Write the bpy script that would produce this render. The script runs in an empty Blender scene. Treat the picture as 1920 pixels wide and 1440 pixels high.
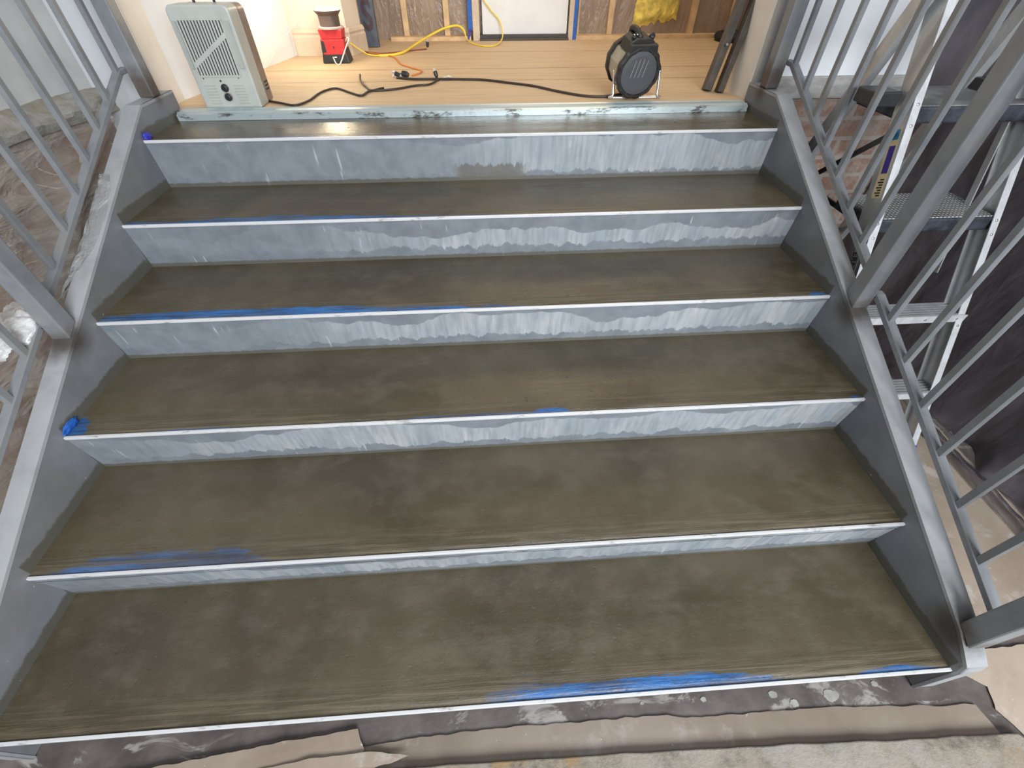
import bpy, bmesh, math, random
from mathutils import Vector, Matrix, noise
random.seed(4)
sc = bpy.context.scene
# ------------------------------------------------------------------ camera
cam_d = bpy.data.cameras.new('camera'); cam = bpy.data.objects.new('camera', cam_d)
sc.collection.objects.link(cam)
Rr = Vector((0.9979359, -0.0642134, 0.0007241)); Uu = Vector((0.0451686, 0.7098883, 0.7028644)); Ff = Vector((0.0456474, 0.7013809, -0.7113235))
M = Matrix(((Rr.x, Uu.x, -Ff.x, 1.171256), (Rr.y, Uu.y, -Ff.y, -0.181068), (Rr.z, Uu.z, -Ff.z, 1.257811), (0, 0, 0, 1)))
cam.matrix_world = M
cam_d.sensor_fit = 'HORIZONTAL'; cam_d.sensor_width = 36; cam_d.lens = 36 * 814.195 / 1920
cam_d.clip_start = 0.02; cam_d.clip_end = 60
sc.camera = cam
# ------------------------------------------------------------------ light
sc.view_settings.view_transform = 'Standard'; sc.view_settings.look = 'None'
sc.view_settings.gamma = 1; sc.view_settings.use_curve_mapping = False
sc.view_settings.exposure = 0.0
w = bpy.data.worlds.new('world'); sc.world = w; w.use_nodes = True
w.node_tree.nodes['Background'].inputs[0].default_value = (0.90, 0.94, 1.0, 1)
w.node_tree.nodes['Background'].inputs[1].default_value = 0.22

def area(name, loc, target, sx, sy, power, col):
    d = bpy.data.lights.new(name, 'AREA'); d.shape = 'RECTANGLE'; d.size = sx; d.size_y = sy; d.energy = power; d.color = col
    o = bpy.data.objects.new(name, d); sc.collection.objects.link(o); o.location = loc
    o.rotation_euler = (Vector(target) - Vector(loc)).to_track_quat('-Z', 'Y').to_euler()
    return o
def point(name, loc, power, col, r=0.05):
    d = bpy.data.lights.new(name, 'POINT'); d.energy = power; d.color = col; d.shadow_soft_size = r
    o = bpy.data.objects.new(name, d); sc.collection.objects.link(o); o.location = loc
    return o
area('window_daylight', (2.55, -3.2, 2.35), (1.6, 1.2, 0.5), 2.6, 1.8, 320, (0.93, 0.97, 1.0))
area('stairwell_daylight', (1.5, -0.7, 3.6), (1.3, 0.5, 0.2), 2.6, 1.6, 38, (0.93, 0.97, 1.0))
area('hall_ceiling_light', (1.9, 3.2, 2.75), (1.7, 2.7, 0.8), 1.4, 1.0, 21, (1.0, 0.74, 0.45))
point('work_lamp_glow', (0.36, 2.66, 1.17), 6.5, (1.0, 0.85, 0.58), 0.05)

# ------------------------------------------------------------------ helpers
def obj(name, bm, mats, parent=None, smooth=False, bevel=0, kind=None):
    me = bpy.data.meshes.new(name)
    bmesh.ops.recalc_face_normals(bm, faces=bm.faces)
    if parent is not None:
        off = Vector(parent['_o'])
        bmesh.ops.translate(bm, verts=bm.verts, vec=-off)
    bm.to_mesh(me); bm.free()
    if smooth:
        for p in me.polygons: p.use_smooth = True
    o = bpy.data.objects.new(name, me); sc.collection.objects.link(o)
    for m in (mats if isinstance(mats, (list, tuple)) else [mats]): me.materials.append(m)
    if parent is not None:
        o.parent = parent
        o['_o'] = parent['_o']
    else: o['_o'] = (0, 0, 0)
    if bevel:
        b = o.modifiers.new('bevel', 'BEVEL'); b.width = bevel; b.segments = 2; b.limit_method = 'ANGLE'
    if kind: o['kind'] = kind
    return o
def thing(name, label, cat, loc, group=None):
    o = bpy.data.objects.new(name, None); sc.collection.objects.link(o); o.location = loc; o['_o'] = tuple(loc)
    o.empty_display_size = 0.05
    o['label'] = label; o['category'] = cat
    if group: o['group'] = group
    return o
def tag(o, label, cat, group=None):
    o['label'] = label; o['category'] = cat
    if group: o['group'] = group
    return o
def box(bm, a, b, mi=0):
    x0, y0, z0 = a; x1, y1, z1 = b
    v = [bm.verts.new(p) for p in ((x0,y0,z0),(x1,y0,z0),(x1,y1,z0),(x0,y1,z0),(x0,y0,z1),(x1,y0,z1),(x1,y1,z1),(x0,y1,z1))]
    for f in ((0,3,2,1),(4,5,6,7),(0,1,5,4),(1,2,6,5),(2,3,7,6),(3,0,4,7)):
        bm.faces.new([v[i] for i in f]).material_index = mi
    return v
def B(a, b):
    bm = bmesh.new(); box(bm, a, b); return bm
def prism(bm, pts, d):
    """extrude the 3d polygon pts along vector d"""
    d = Vector(d); p0 = [bm.verts.new(p) for p in pts]; p1 = [bm.verts.new(Vector(p) + d) for p in pts]
    n = len(pts); bm.faces.new(p0); bm.faces.new(p1[::-1])
    for i in range(n): bm.faces.new((p0[i], p1[i], p1[(i+1) % n], p0[(i+1) % n]))
def beam(bm, a, b, w, h, side=(1, 0, 0)):
    a = Vector(a); b = Vector(b); t = (b - a).normalized(); s = Vector(side); s = (s - t * s.dot(t)).normalized(); u = t.cross(s)
    pts = [a + s*w/2*i + u*h/2*j for i, j in ((-1,-1),(1,-1),(1,1),(-1,1))]
    prism(bm, pts, b - a)
def tube(bm, pts, r, n=8, closed=False):
    pts = [Vector(p) for p in pts]; rings = []
    up = Vector((0, 0, 1)); m = len(pts)
    for i, p in enumerate(pts):
        a = pts[(i-1) % m] if (closed or i) else p; b = pts[(i+1) % m] if (closed or i < m-1) else p
        t = (b - a).normalized(); s = t.cross(up)
        if s.length < 0.05: s = t.cross(Vector((0, 1, 0)))
        s.normalize(); u = s.cross(t)
        rr = r(i/(m-1)) if callable(r) else r
        rings.append([bm.verts.new(p + (s*math.cos(k*2*math.pi/n) + u*math.sin(k*2*math.pi/n))*rr) for k in range(n)])
    for i in range(m if closed else m-1):
        A = rings[i]; Bq = rings[(i+1) % m]
        for k in range(n): bm.faces.new((A[k], A[(k+1) % n], Bq[(k+1) % n], Bq[k]))
    if not closed: bm.faces.new(rings[0][::-1]); bm.faces.new(rings[-1])
def smooth_path(pts, n=6):
    P = [Vector(p) for p in pts]; P = [P[0]*2 - P[1]] + P + [P[-1]*2 - P[-2]]; out = []
    for i in range(1, len(P)-2):
        for k in range(n):
            t = k/n; a, b, c, d = P[i-1], P[i], P[i+1], P[i+2]
            out.append(0.5*((2*b) + (c-a)*t + (2*a-5*b+4*c-d)*t*t + (3*b-a-3*c+d)*t**3))
    out.append(P[-2]); return out
def lathe(bm, prof, c, axis, n=32, phase=0, wob=None):
    """prof: (t along axis, radius); c origin; axis direction"""
    ax = Vector(axis).normalized(); s = ax.cross(Vector((0, 0, 1))).normalized(); u = s.cross(ax); c = Vector(c); rings = []
    for t, r in prof:
        rings.append([bm.verts.new(c + ax*t + (s*math.cos(k*2*math.pi/n+phase) + u*math.sin(k*2*math.pi/n+phase))*r*(wob(k) if wob else 1)) for k in range(n)])
    for i in range(len(rings)-1):
        for k in range(n): bm.faces.new((rings[i][k], rings[i][(k+1) % n], rings[i+1][(k+1) % n], rings[i+1][k]))
    bm.faces.new(rings[0][::-1]); bm.faces.new(rings[-1])
def grid(bm, nx, ny, fn):
    V = [[bm.verts.new(fn(i/nx, j/ny)) for j in range(ny+1)] for i in range(nx+1)]
    for i in range(nx):
        for j in range(ny): bm.faces.new((V[i][j], V[i+1][j], V[i+1][j+1], V[i][j+1]))
    return V

# ------------------------------------------------------------------ materials
class MT:
    def __init__(s, name, rough=0.5, metal=0.0, col=(0.5, 0.5, 0.5)):
        s.m = bpy.data.materials.new(name); s.m.use_nodes = True; s.t = s.m.node_tree; s.n = s.t.nodes
        s.b = s.n['Principled BSDF']; s.b.inputs['Roughness'].default_value = rough; s.b.inputs['Metallic'].default_value = metal
        s.b.inputs['Base Color'].default_value = (*col, 1); s._p = None
    def pos(s):
        if not s._p: s._p = s.n.new('ShaderNodeNewGeometry').outputs['Position']
        return s._p
    def link(s, a, b): s.t.links.new(a, b)
    def sep(s):
        if not hasattr(s, '_s'):
            k = s.n.new('ShaderNodeSeparateXYZ'); s.link(s.pos(), k.inputs[0]); s._s = k.outputs
        return s._s
    def math(s, op, a, b=None, c=None, clamp=False):
        k = s.n.new('ShaderNodeMath'); k.operation = op; k.use_clamp = clamp
        for i, v in enumerate((a, b, c)):
            if v is None: continue
            if isinstance(v, (int, float)): k.inputs[i].default_value = v
            else: s.link(v, k.inputs[i])
        return k.outputs[0]
    def noise(s, scale, detail=4, rough=0.6, stretch=(1, 1, 1), dist=0.0, rot=0.0):
        mp = s.n.new('ShaderNodeMapping'); mp.inputs['Rotation'].default_value = (rot, 0, 0); mp.inputs['Scale'].default_value = stretch; s.link(s.pos(), mp.inputs[0])
        k = s.n.new('ShaderNodeTexNoise'); k.inputs['Scale'].default_value = scale; k.inputs['Detail'].default_value = detail
        k.inputs['Roughness'].default_value = rough; k.inputs['Distortion'].default_value = dist; s.link(mp.outputs[0], k.inputs[0]); return k.outputs[0]
    def ss(s, v, a, b, lo=0.0, hi=1.0):
        k = s.n.new('ShaderNodeMapRange'); k.interpolation_type = 'SMOOTHSTEP'
        s.link(v, k.inputs[0]) if not isinstance(v, (int, float)) else None
        k.inputs[1].default_value = a; k.inputs[2].default_value = b; k.inputs[3].default_value = lo; k.inputs[4].default_value = hi
        return k.outputs[0]
    def mix(s, f, a, b):
        k = s.n.new('ShaderNodeMix'); k.data_type = 'RGBA'
        if isinstance(f, (int, float)): k.inputs[0].default_value = f
        else: s.link(f, k.inputs[0])
        for i, v in ((6, a), (7, b)):
            if isinstance(v, tuple): k.inputs[i].default_value = (*v, 1)
            else: s.link(v, k.inputs[i])
        return k.outputs[2]
    def col(s, c): s.link(c, s.b.inputs['Base Color'])
    def rough(s, c): s.link(c, s.b.inputs['Roughness'])
    def bump(s, h, strength=0.3, dist=0.01):
        k = s.n.new('ShaderNodeBump'); k.inputs['Strength'].default_value = strength; k.inputs['Distance'].default_value = dist
        s.link(h, k.inputs['Height']); s.link(k.outputs[0], s.b.inputs['Normal'])
def plain(name, col, rough=0.5, metal=0.0, var=0.12, scale=25, bump=0.0):
    k = MT(name, rough, metal, col)
    if var:
        c2 = tuple(max(0, c*(1-var*2)) for c in col); c3 = tuple(min(1, c*(1+var)) for c in col)
        k.col(k.mix(k.ss(k.noise(scale, 5), 0.3, 0.7), c2, c3))
    if bump: k.bump(k.noise(scale*4, 3), bump, 0.004)
    return k.m

YN = [0.0011, 0.3082, 0.6236, 0.9375, 1.2484, 1.5602]
ZN = [0.0005, 0.1543, 0.3128, 0.4622, 0.6175, 0.7776]
YB = [0.3264, 0.6382, 0.9490, 1.2635, 1.5703, 1.802]
W = 2.272

def cement_mat(k, blobs, warm=False):
    m = MT('wet_cement_tread_%d' % k, 0.42)
    x, y, z = m.sep()[0], m.sep()[1], m.sep()[2]
    big = m.noise(1.8, 3, 0.6, dist=0.6); mid = m.noise(9, 5, 0.65, (1, 1.4, 1)); streak = m.noise(30, 5, 0.65, (0.10, 2.2, 1), 0.4); fine = m.noise(170, 3, 0.7)
    v = m.math('SUBTRACT', y, YN[k])
    c = m.mix(m.ss(big, 0.30, 0.70), (0.056, 0.045, 0.026), (0.096, 0.079, 0.049))
    c = m.mix(m.math('MULTIPLY', m.ss(mid, 0.42, 0.72), 0.5), c, (0.122, 0.104, 0.074))
    near = m.ss(v, 0.10, 0.005)
    c = m.mix(m.math('MULTIPLY', m.math('MULTIPLY', near, m.ss(streak, 0.46, 0.62)), 0.75), c, (0.150, 0.122, 0.082))
    c = m.mix(m.math('MULTIPLY', m.ss(fine, 0.62, 0.8), 0.4), c, (0.22, 0.20, 0.16))
    wob = m.math('MULTIPLY', m.math('SUBTRACT', m.noise(22, 6, 0.7, (0.35, 3.0, 1)), 0.5), 1.0)
    tot = None
    for (x0, x1, d, a) in blobs:
        # a streaky patch: deepest in its middle, ragged towards its ends and its back
        t = m.math('DIVIDE', m.math('ABSOLUTE', m.math('SUBTRACT', x, (x0+x1)/2)), (x1-x0)/2)
        prof = m.math('SUBTRACT', 1.0, m.math('POWER', t, 2.0))
        e = m.math('SUBTRACT', m.math('MULTIPLY', m.math('ADD', prof, m.math('MULTIPLY', wob, 1.6)), d), v)
        f = m.math('MULTIPLY', m.ss(e, 0.0, 0.006), m.ss(t, 1.06, 0.94))
        f = m.math('MULTIPLY', f, m.ss(streak, 0.60, 0.50, 0.25 if a < 1 else 0.5, 1))
        f = m.math('MULTIPLY', f, a)
        tot = f if tot is None else m.math('MAXIMUM', tot, f)
    if tot is not None:
        blue = m.mix(m.ss(m.noise(18, 6, 0.75, (0.3, 2.5, 1)), 0.35, 0.65), (0.014, 0.050, 0.14), (0.028, 0.15, 0.42)) if k < 5 else (0.06, 0.07, 0.36)
        c = m.mix(tot, c, blue)
    m.col(c)
    m.rough(m.math('ADD', m.ss(mid, 0.3, 0.7, 0.26 if k < 5 else 0.14, 0.44 if k < 5 else 0.26), m.ss(streak, 0.3, 0.7, -0.06, 0.08)))
    h = m.math('ADD', m.math('MULTIPLY', fine, 0.35), m.math('MULTIPLY', mid, 1.2))
    h = m.math('ADD', h, m.math('MULTIPLY', m.math('MULTIPLY', streak, near), 3.0))
    pit = m.ss(m.noise(60, 3, 0.6), 0.64, 0.74); h = m.math('SUBTRACT', h, m.math('MULTIPLY', pit, 0.5)); m.bump(h, 0.42, 0.004)
    return m.m
TREADS = [cement_mat(0, [(1.08, 1.92, 0.040, 1), (2.0, 2.27, 0.020, 1), (0.55, 1.3, 0.005, 1), (1.1, 1.35, 0.05, 0.4)]),
          cement_mat(1, [(0.0, 0.62, 0.050, 0.40), (0.05, 0.30, 0.045, 0.6), (0.30, 0.60, 0.050, 0.40), (0.0, 1.0, 0.010, 1)]),
          cement_mat(2, [(-0.04, 0.05, 0.085, 0.9), (0.1, 0.55, 0.012, 0.8), (0.75, 1.5, 0.020, 0.7), (1.25, 1.42, 0.026, 1), (1.85, 2.2, 0.010, 1), (2.22, 2.28, 0.02, 1)]),
          cement_mat(3, [(-0.45, 1.36, 0.050, 1), (2.2, 2.28, 0.035, 0.9)]),
          cement_mat(4, [(-0.2, 1.1, 0.045, 0.85), (0.3, 1.7, 0.016, 1)]),
          cement_mat(5, [(-0.2, 1.4, 0.026, 1)])]

def riser_mat(k):
    m = MT('grey_painted_riser_%d' % k, 0.42)
    x, z = m.sep()[0], m.sep()[2]
    h = m.math('DIVIDE', m.math('SUBTRACT', z, ZN[k-1]), ZN[k]-ZN[k-1])
    base = m.mix(m.ss(m.noise(14, 4), 0.3, 0.7), (0.160, 0.182, 0.208), (0.215, 0.238, 0.265))
    topw = m.math('MULTIPLY', m.math('SUBTRACT', m.noise(2.6, 5, 0.55, (1, 1, 0.05), 0.5), 0.5), 1.4)
    botw = m.math('MULTIPLY', m.math('SUBTRACT', m.noise(26, 3, 0.6, (1, 1, 0.05)), 0.5), 0.5)
    drip = m.noise(75, 2, 0.5, (1, 1, 0.06))
    pr = {1: (0.0, .78, .25), 2: (0.0, .86, .22), 3: (0.35, .80, .22), 4: (0.5, .68, .25), 5: (0.9, .95, .12)}[k]
    top = m.ss(m.math('SUBTRACT', m.math('ADD', topw, pr[1]), h), 0.0, 0.03)
    bot = m.ss(m.math('SUBTRACT', h, m.math('ADD', m.math('MULTIPLY', botw, 1.0), pr[2])), 0.0, 0.04)
    side = m.ss(x, pr[0], pr[0]+0.5, 0.12, 1)
    patch = m.math('MULTIPLY', m.math('MULTIPLY', top, bot), side)
    patch = m.math('MULTIPLY', patch, m.ss(drip, 0.30, 0.62, 0.55, 1))
    light = m.mix(m.ss(m.noise(7, 5, 0.7, (1, 1, 0.5)), 0.35, 0.7), (0.30, 0.34, 0.38), (0.44, 0.46, 0.47))
    c = m.mix(m.math('MULTIPLY', patch, 0.85), base, light)
    spots = m.math('MULTIPLY', m.ss(drip, 0.66, 0.72), m.math('MULTIPLY', m.ss(m.noise(5, 3), 0.48, 0.6), m.ss(h, 0.95, 0.7)))
    c = m.mix(m.math('MULTIPLY', spots, 0.6), c, (0.50, 0.52, 0.54))
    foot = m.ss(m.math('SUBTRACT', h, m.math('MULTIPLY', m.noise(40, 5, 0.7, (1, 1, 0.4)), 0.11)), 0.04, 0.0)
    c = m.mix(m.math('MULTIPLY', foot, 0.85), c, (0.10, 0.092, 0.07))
    if k == 5:
        bl = m.math('MULTIPLY', m.ss(m.math('ABSOLUTE', m.math('SUBTRACT', x, 1.2)), 0.16, 0.10), m.ss(m.math('SUBTRACT', h, m.math('MULTIPLY', m.noise(30, 4, 0.6, (1, 1, 0.1)), 0.7)), 0.02, -0.03))
        c = m.mix(m.math('MULTIPLY', bl, 0.8), c, (0.13, 0.12, 0.10))
    m.col(c); m.rough(m.ss(patch, 0, 1, 0.36, 0.5)); m.bump(m.noise(60, 4), 0.12, 0.003)
    return m.m

def stringer_mat(dust_toplight=0.0):
    m = MT('grey_painted_steel_with_cement_smears', 0.45)
    x, y, z = m.sep()
    k = m.math('FLOOR', m.math('DIVIDE', m.math('SUBTRACT', y, 0.008), 0.3119))
    h = m.math('SUBTRACT', z, m.math('MULTIPLY', k, 0.1553))
    n1 = m.math('ADD', m.math('MULTIPLY', m.noise(28, 6, 0.75), 0.6), m.math('MULTIPLY', m.noise(5, 4, 0.6), 0.55))
    sm = m.ss(m.math('SUBTRACT', h, m.math('MULTIPLY', n1, 0.05)), 0.004, -0.006)
    sm = m.math('MULTIPLY', sm, m.ss(z, -0.01, 0.0))
    base = m.mix(m.ss(m.noise(5, 5), 0.3, 0.7), (0.150, 0.158, 0.175), (0.205, 0.213, 0.232))
    base = m.mix(m.math('MULTIPLY', m.ss(m.noise(3.2, 5, 0.65), 0.50, 0.68), 0.5), base, (0.16, 0.155, 0.14))
    c = m.mix(m.math('MULTIPLY', sm, 0.85), base, (0.085, 0.078, 0.058))
    c = m.mix(m.math('MULTIPLY', m.ss(m.noise(95, 2), 0.72, 0.76), 0.7), c, (0.5, 0.5, 0.5))
    if dust_toplight: c = m.mix(m.ss(m.noise(7, 5, .7), 0.2, 0.6, 0.45, 0.95), c, (0.36, 0.37, 0.385))  # paler flange: cement dust film plus light from above, painted into the colour
    # rust and grout round the feet of the posts
    for (px, py, pz, r) in ((2.29, .845, .475, .12), (-.02, .845, .475, .12), (2.29, .07, .07, .12), (2.29, 1.76, .86, .09), (-.01, 1.76, .86, .07)):
        dd = m.n.new('ShaderNodeVectorMath'); dd.operation = 'DISTANCE'; m.link(m.pos(), dd.inputs[0]); dd.inputs[1].default_value = (px, py, pz)
        f = m.ss(m.math('ADD', dd.outputs['Value'], m.math('MULTIPLY', n1, 0.05)), r, r*0.4)
        c = m.mix(m.math('MULTIPLY', f, 0.9), c, (0.05, 0.038, 0.028))
    m.col(c); m.bump(m.noise(50, 4), 0.15, 0.003)
    return m.m
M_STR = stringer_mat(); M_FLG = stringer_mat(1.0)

def rail_mat():
    m = MT('dull_grey_railing_paint', 0.42)
    c = m.mix(m.ss(m.noise(12, 5), 0.3, 0.7), (0.17, 0.18, 0.195), (0.23, 0.24, 0.255))
    c = m.mix(m.math('MULTIPLY', m.ss(m.noise(6, 5, 0.7), 0.55, 0.7), 0.55), c, (0.20, 0.185, 0.155))
    for (px, py, pz, r) in ((2.302, .87, .45, .11), (-.03, .87, .45, .11), (2.30, .07, .09, .10), (2.30, 1.77, .89, .12), (-.03, 1.77, .89, .12)):
        dd = m.n.new('ShaderNodeVectorMath'); dd.operation = 'DISTANCE'; m.link(m.pos(), dd.inputs[0]); dd.inputs[1].default_value = (px, py, pz)
        f = m.ss(m.math('ADD', dd.outputs['Value'], m.math('MULTIPLY', m.noise(30, 5), 0.06)), r, r*0.45)
        c = m.mix(m.math('MULTIPLY', f, 0.85), c, (0.075, 0.052, 0.035))
    m.col(c); m.bump(m.noise(80, 3), 0.1, 0.002); return m.m
M_RAIL = rail_mat()
def alu(name, col=(0.62, 0.64, 0.66), rough=0.35, metal=0.75):
    m = MT(name, rough, metal, col); m.col(m.mix(m.ss(m.noise(30, 5, 0.7, (1, 1, .4)), 0.3, 0.75), tuple(c*0.75 for c in col), col))
    m.bump(m.noise(120, 3), 0.06, 0.002); return m.m
M_NOSE = MT('bare_aluminium_nosing', 0.35, 0.1, (0.86, 0.87, 0.88)); 
M_NOSE.col(M_NOSE.mix(M_NOSE.ss(M_NOSE.noise(60, 5, .7, (.3, 1, 1)), 0.55, 0.72), (0.64, 0.65, 0.67), (0.30, 0.28, 0.25))); M_NOSE = M_NOSE.m
M_ALU = alu('brushed_ladder_aluminium', (0.66, 0.67, 0.68), 0.38, 0.6); M_ALU2 = alu('shiny_ladder_flange', (0.85, 0.87, 0.9), 0.3, 0.4)
M_GALV = MT('galvanised_track', 0.36, 0.5)
M_GALV.col(M_GALV.mix(M_GALV.math('MULTIPLY', M_GALV.ss(M_GALV.noise(16, 7, .75, (.5, 1, 1.5)), 0.52, 0.64), M_GALV.ss(M_GALV.sep()[2], 0.802, 0.796)), (0.50, 0.58, 0.60), (0.09, 0.085, 0.07)))
M_GALV.bump(M_GALV.noise(70, 4), 0.25, 0.003); M_GALV = M_GALV.m
M_BLACKP = plain('black_moulded_plastic', (0.022, 0.022, 0.026), 0.45)
M_DARKRUB = plain('dark_rubber', (0.015, 0.015, 0.016), 0.6)
M_CHROME = plain('chromed_tube', (0.75, 0.75, 0.78), 0.22, 0.9, 0.05)
M_BOLT = plain('steel_rivet', (0.45, 0.45, 0.47), 0.35, 0.8)
M_WHITEWALL = plain('white_wall_paint', (0.72, 0.74, 0.77), 0.75, 0, 0.03, 3)
M_CREAM = plain('off_white_jamb_paint', (0.72, 0.69, 0.64), 0.6, 0, 0.04, 8)
M_BEAD = plain('white_caulked_corner_bead', (0.66, 0.67, 0.68), 0.5, 0, 0.06, 20, 0.3)

def tread_grip():
    m = MT('studded_black_step_surface', 0.5)
    mp = m.n.new('ShaderNodeMapping'); mp.inputs['Scale'].default_value = (75, 75, 75); m.link(m.pos(), mp.inputs[0])
    v = m.n.new('ShaderNodeTexVoronoi'); v.inputs['Randomness'].default_value = 0.0; v.inputs['Scale'].default_value = 1; m.link(mp.outputs[0], v.inputs[0])
    d = m.ss(v.outputs['Distance'], 0.45, 0.25)
    c = m.mix(d, (0.10, 0.10, 0.10), (0.42, 0.42, 0.42)); c = m.mix(m.math('MULTIPLY', m.ss(m.noise(9, 4), 0.4, 0.7), 0.4), c, (0.40, 0.40, 0.40))
    m.col(c); m.bump(d, 0.5, 0.004); return m.m
M_GRIP = tread_grip()

def brick_mat(name, axis='XZ', hue=1.0):
    m = MT(name, 0.85)
    cb = m.n.new('ShaderNodeCombineXYZ'); s = m.sep()
    m.link(s[0] if axis[0] == 'X' else s[1], cb.inputs[0]); m.link(s[2], cb.inputs[1])
    b = m.n.new('ShaderNodeTexBrick'); m.link(cb.outputs[0], b.inputs[0]); b.inputs['Scale'].default_value = 1
    b.inputs['Brick Width'].default_value = 0.20; b.inputs['Row Height'].default_value = 0.080; b.inputs['Mortar Size'].default_value = 0.009
    b.inputs['Color1'].default_value = (0.24, 0.13, 0.095, 1); b.inputs['Color2'].default_value = (0.32, 0.20, 0.155, 1); b.inputs['Mortar'].default_value = (0.34, 0.30, 0.26, 1)
    c = m.mix(m.math('MULTIPLY', m.ss(m.noise(9, 6, 0.75), 0.40, 0.66), 0.75), b.outputs['Color'], (0.46, 0.40, 0.35))
    if not hue: c = m.mix(0.72, c, m.mix(m.ss(m.noise(3.2, 4, .6), 0.35, 0.65), (0.48, 0.40, 0.33), (0.34, 0.21, 0.15)))
    m.col(c); m.bump(m.math('SUBTRACT', m.noise(60, 4), b.outputs['Fac']), 0.4, 0.004); return m.m
M_BRICK = brick_mat('red_brick_wall'); M_BRICKL = brick_mat('old_brick_side_wall', 'YZ', 0)

def sill_mat():
    m = MT('grey_concrete_slab_edge', 0.85)
    m.col(m.mix(m.ss(m.noise(12, 6, .7, (1, 1, 2.5)), 0.3, 0.7), (0.30, 0.29, 0.28), (0.46, 0.45, 0.44))); m.bump(m.noise(40, 5), 0.3, 0.005); return m.m
M_SILL = sill_mat()
def ply():
    m = MT('plywood_subfloor', 0.62)
    g = m.noise(7, 6, 0.65, (0.5, 5, 1), 0.6)
    c = m.mix(m.ss(g, 0.3, 0.7), (0.52, 0.37, 0.22), (0.62, 0.46, 0.29))
    c = m.mix(m.math('MULTIPLY', m.ss(m.noise(45, 3, .6), 0.68, 0.76), 0.5), c, (0.25, 0.17, 0.10))
    y = m.sep()[1]; wv = m.math('MULTIPLY', m.math('SUBTRACT', m.noise(3, 3), 0.5), 0.02)
    for ys in (2.323, 2.604, 3.105):
        f = m.ss(m.math('ABSOLUTE', m.math('ADD', m.math('SUBTRACT', y, ys), wv)), 0.010, 0.003)
        f = m.math('MULTIPLY', f, m.ss(m.noise(4, 4, .7, (1, .2, 1)), 0.34, 0.52))
        c = m.mix(m.math('MULTIPLY', f, 0.6), c, (0.12, 0.075, 0.04))
    m.col(c); m.bump(g, 0.1, 0.002); return m.m
M_PLY = ply()
def floor_mat():
    m = MT('stained_concrete_floor', 0.55)
    c = m.mix(m.ss(m.noise(6, 6, .65), 0.3, 0.72), (0.075, 0.062, 0.058), (0.17, 0.145, 0.135))
    c = m.mix(m.ss(m.noise(5, 5, .7, (1, 2, 1), 1.0), 0.57, 0.66), c, (0.33, 0.31, 0.29))
    m.col(c); m.bump(m.noise(50, 5), 0.25, 0.004); return m.m
def slab_mat():
    m = MT('mottled_concrete_slab', 0.85)
    c = m.mix(m.ss(m.noise(9, 7, .7), 0.3, 0.62), (0.06, 0.052, 0.04), (0.33, 0.285, 0.225))
    c = m.mix(m.ss(m.noise(6, 6, .7, (1.4, 1, 1)), 0.54, 0.66), c, (0.34, 0.23, 0.12)); c = m.mix(m.math('MULTIPLY', m.ss(m.noise(3, 6, .7), 0.50, 0.66), 0.7), c, (0.36, 0.335, 0.30))
    m.col(c); m.bump(m.noise(40, 7, .75), 0.6, 0.008); return m.m
def kraft(name, dark=1.0):
    m = MT(name, 0.75)
    a = tuple(c*dark for c in (0.30, 0.235, 0.18)); b = tuple(c*dark for c in (0.40, 0.325, 0.26))
    c = m.mix(m.ss(m.noise(4, 5, .6), 0.3, 0.7), a, b)
    c = m.mix(m.math('MULTIPLY', m.ss(m.noise(7, 6, .7), 0.54, 0.66), 0.55), c, tuple(v*dark for v in (0.52, 0.48, 0.44)))
    c = m.mix(m.math('MULTIPLY', m.ss(m.noise(90, 3), 0.70, 0.75), 0.8), c, (0.62, 0.6, 0.57))
    m.col(c); m.bump(m.noise(20, 4), 0.1, 0.004); return m.m
M_KRAFT = kraft('kraft_paper'); M_KRAFT2 = kraft('kraft_paper_clean', 0.92)
def clear_plastic(name, milky=0.35, col=(0.75, 0.74, 0.72)):
    m = MT(name, 0.22, 0, col)
    tr = m.n.new('ShaderNodeBsdfTransparent'); mx = m.n.new('ShaderNodeMixShader'); out = m.n['Material Output']
    lw = m.n.new('ShaderNodeLayerWeight'); lw.inputs[0].default_value = 0.25
    big = m.noise(9, 4, .6, (1, 0.35, 1.5), 0.8, -0.6)
    f = m.math('ADD', m.math('MULTIPLY', lw.outputs['Facing'], 0.35), m.math('MULTIPLY', m.ss(big, 0.38, 0.66, 0.25, 1), milky))
    rid = m.math('ABSOLUTE', m.math('SUBTRACT', m.noise(7, 2, .5, (1, 0.28, 1.2), 0.5, -0.75), 0.5)); line = m.ss(rid, 0.010, 0.001)  # pale crease lines: whitened plastic and thin glints drawn in as opacity
    f = m.math('ADD', f, m.math('MULTIPLY', line, m.ss(m.noise(6, 2), 0.52, 0.62, 0, 0.6)), clamp=True)
    m.link(f, mx.inputs[0]); m.link(tr.outputs[0], mx.inputs[1]); m.link(m.b.outputs[0], mx.inputs[2]); m.link(mx.outputs[0], out.inputs[0])
    m.bump(m.math('ADD', big, m.math('MULTIPLY', m.noise(22, 3, .5, (1, .5, 1), 1.0, -0.6), 0.4)), 0.9, 0.03); return m.m
M_PLAST = clear_plastic('clear_plastic_sheeting', 0.50, (0.66, 0.60, 0.54)); M_PLAST2 = clear_plastic('crumpled_clear_plastic', 0.7, (0.82, 0.82, 0.82))
def blackplastic():
    m = MT('dark_plastic_sheeting', 0.38)
    m.col(m.mix(m.ss(m.noise(4, 5, .6, (1, 1, .5), 1), 0.35, 0.7), (0.070, 0.060, 0.070), (0.16, 0.14, 0.155)))
    m.bump(m.math('ADD', m.noise(3, 2, .4, (1, 1.0, .8), 0.6), m.math('MULTIPLY', m.noise(9, 3, .5, (1, 1.5, .5), 0.8), 0.3)), 0.5, 0.04); return m.m
M_BLKS = blackplastic()
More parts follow.
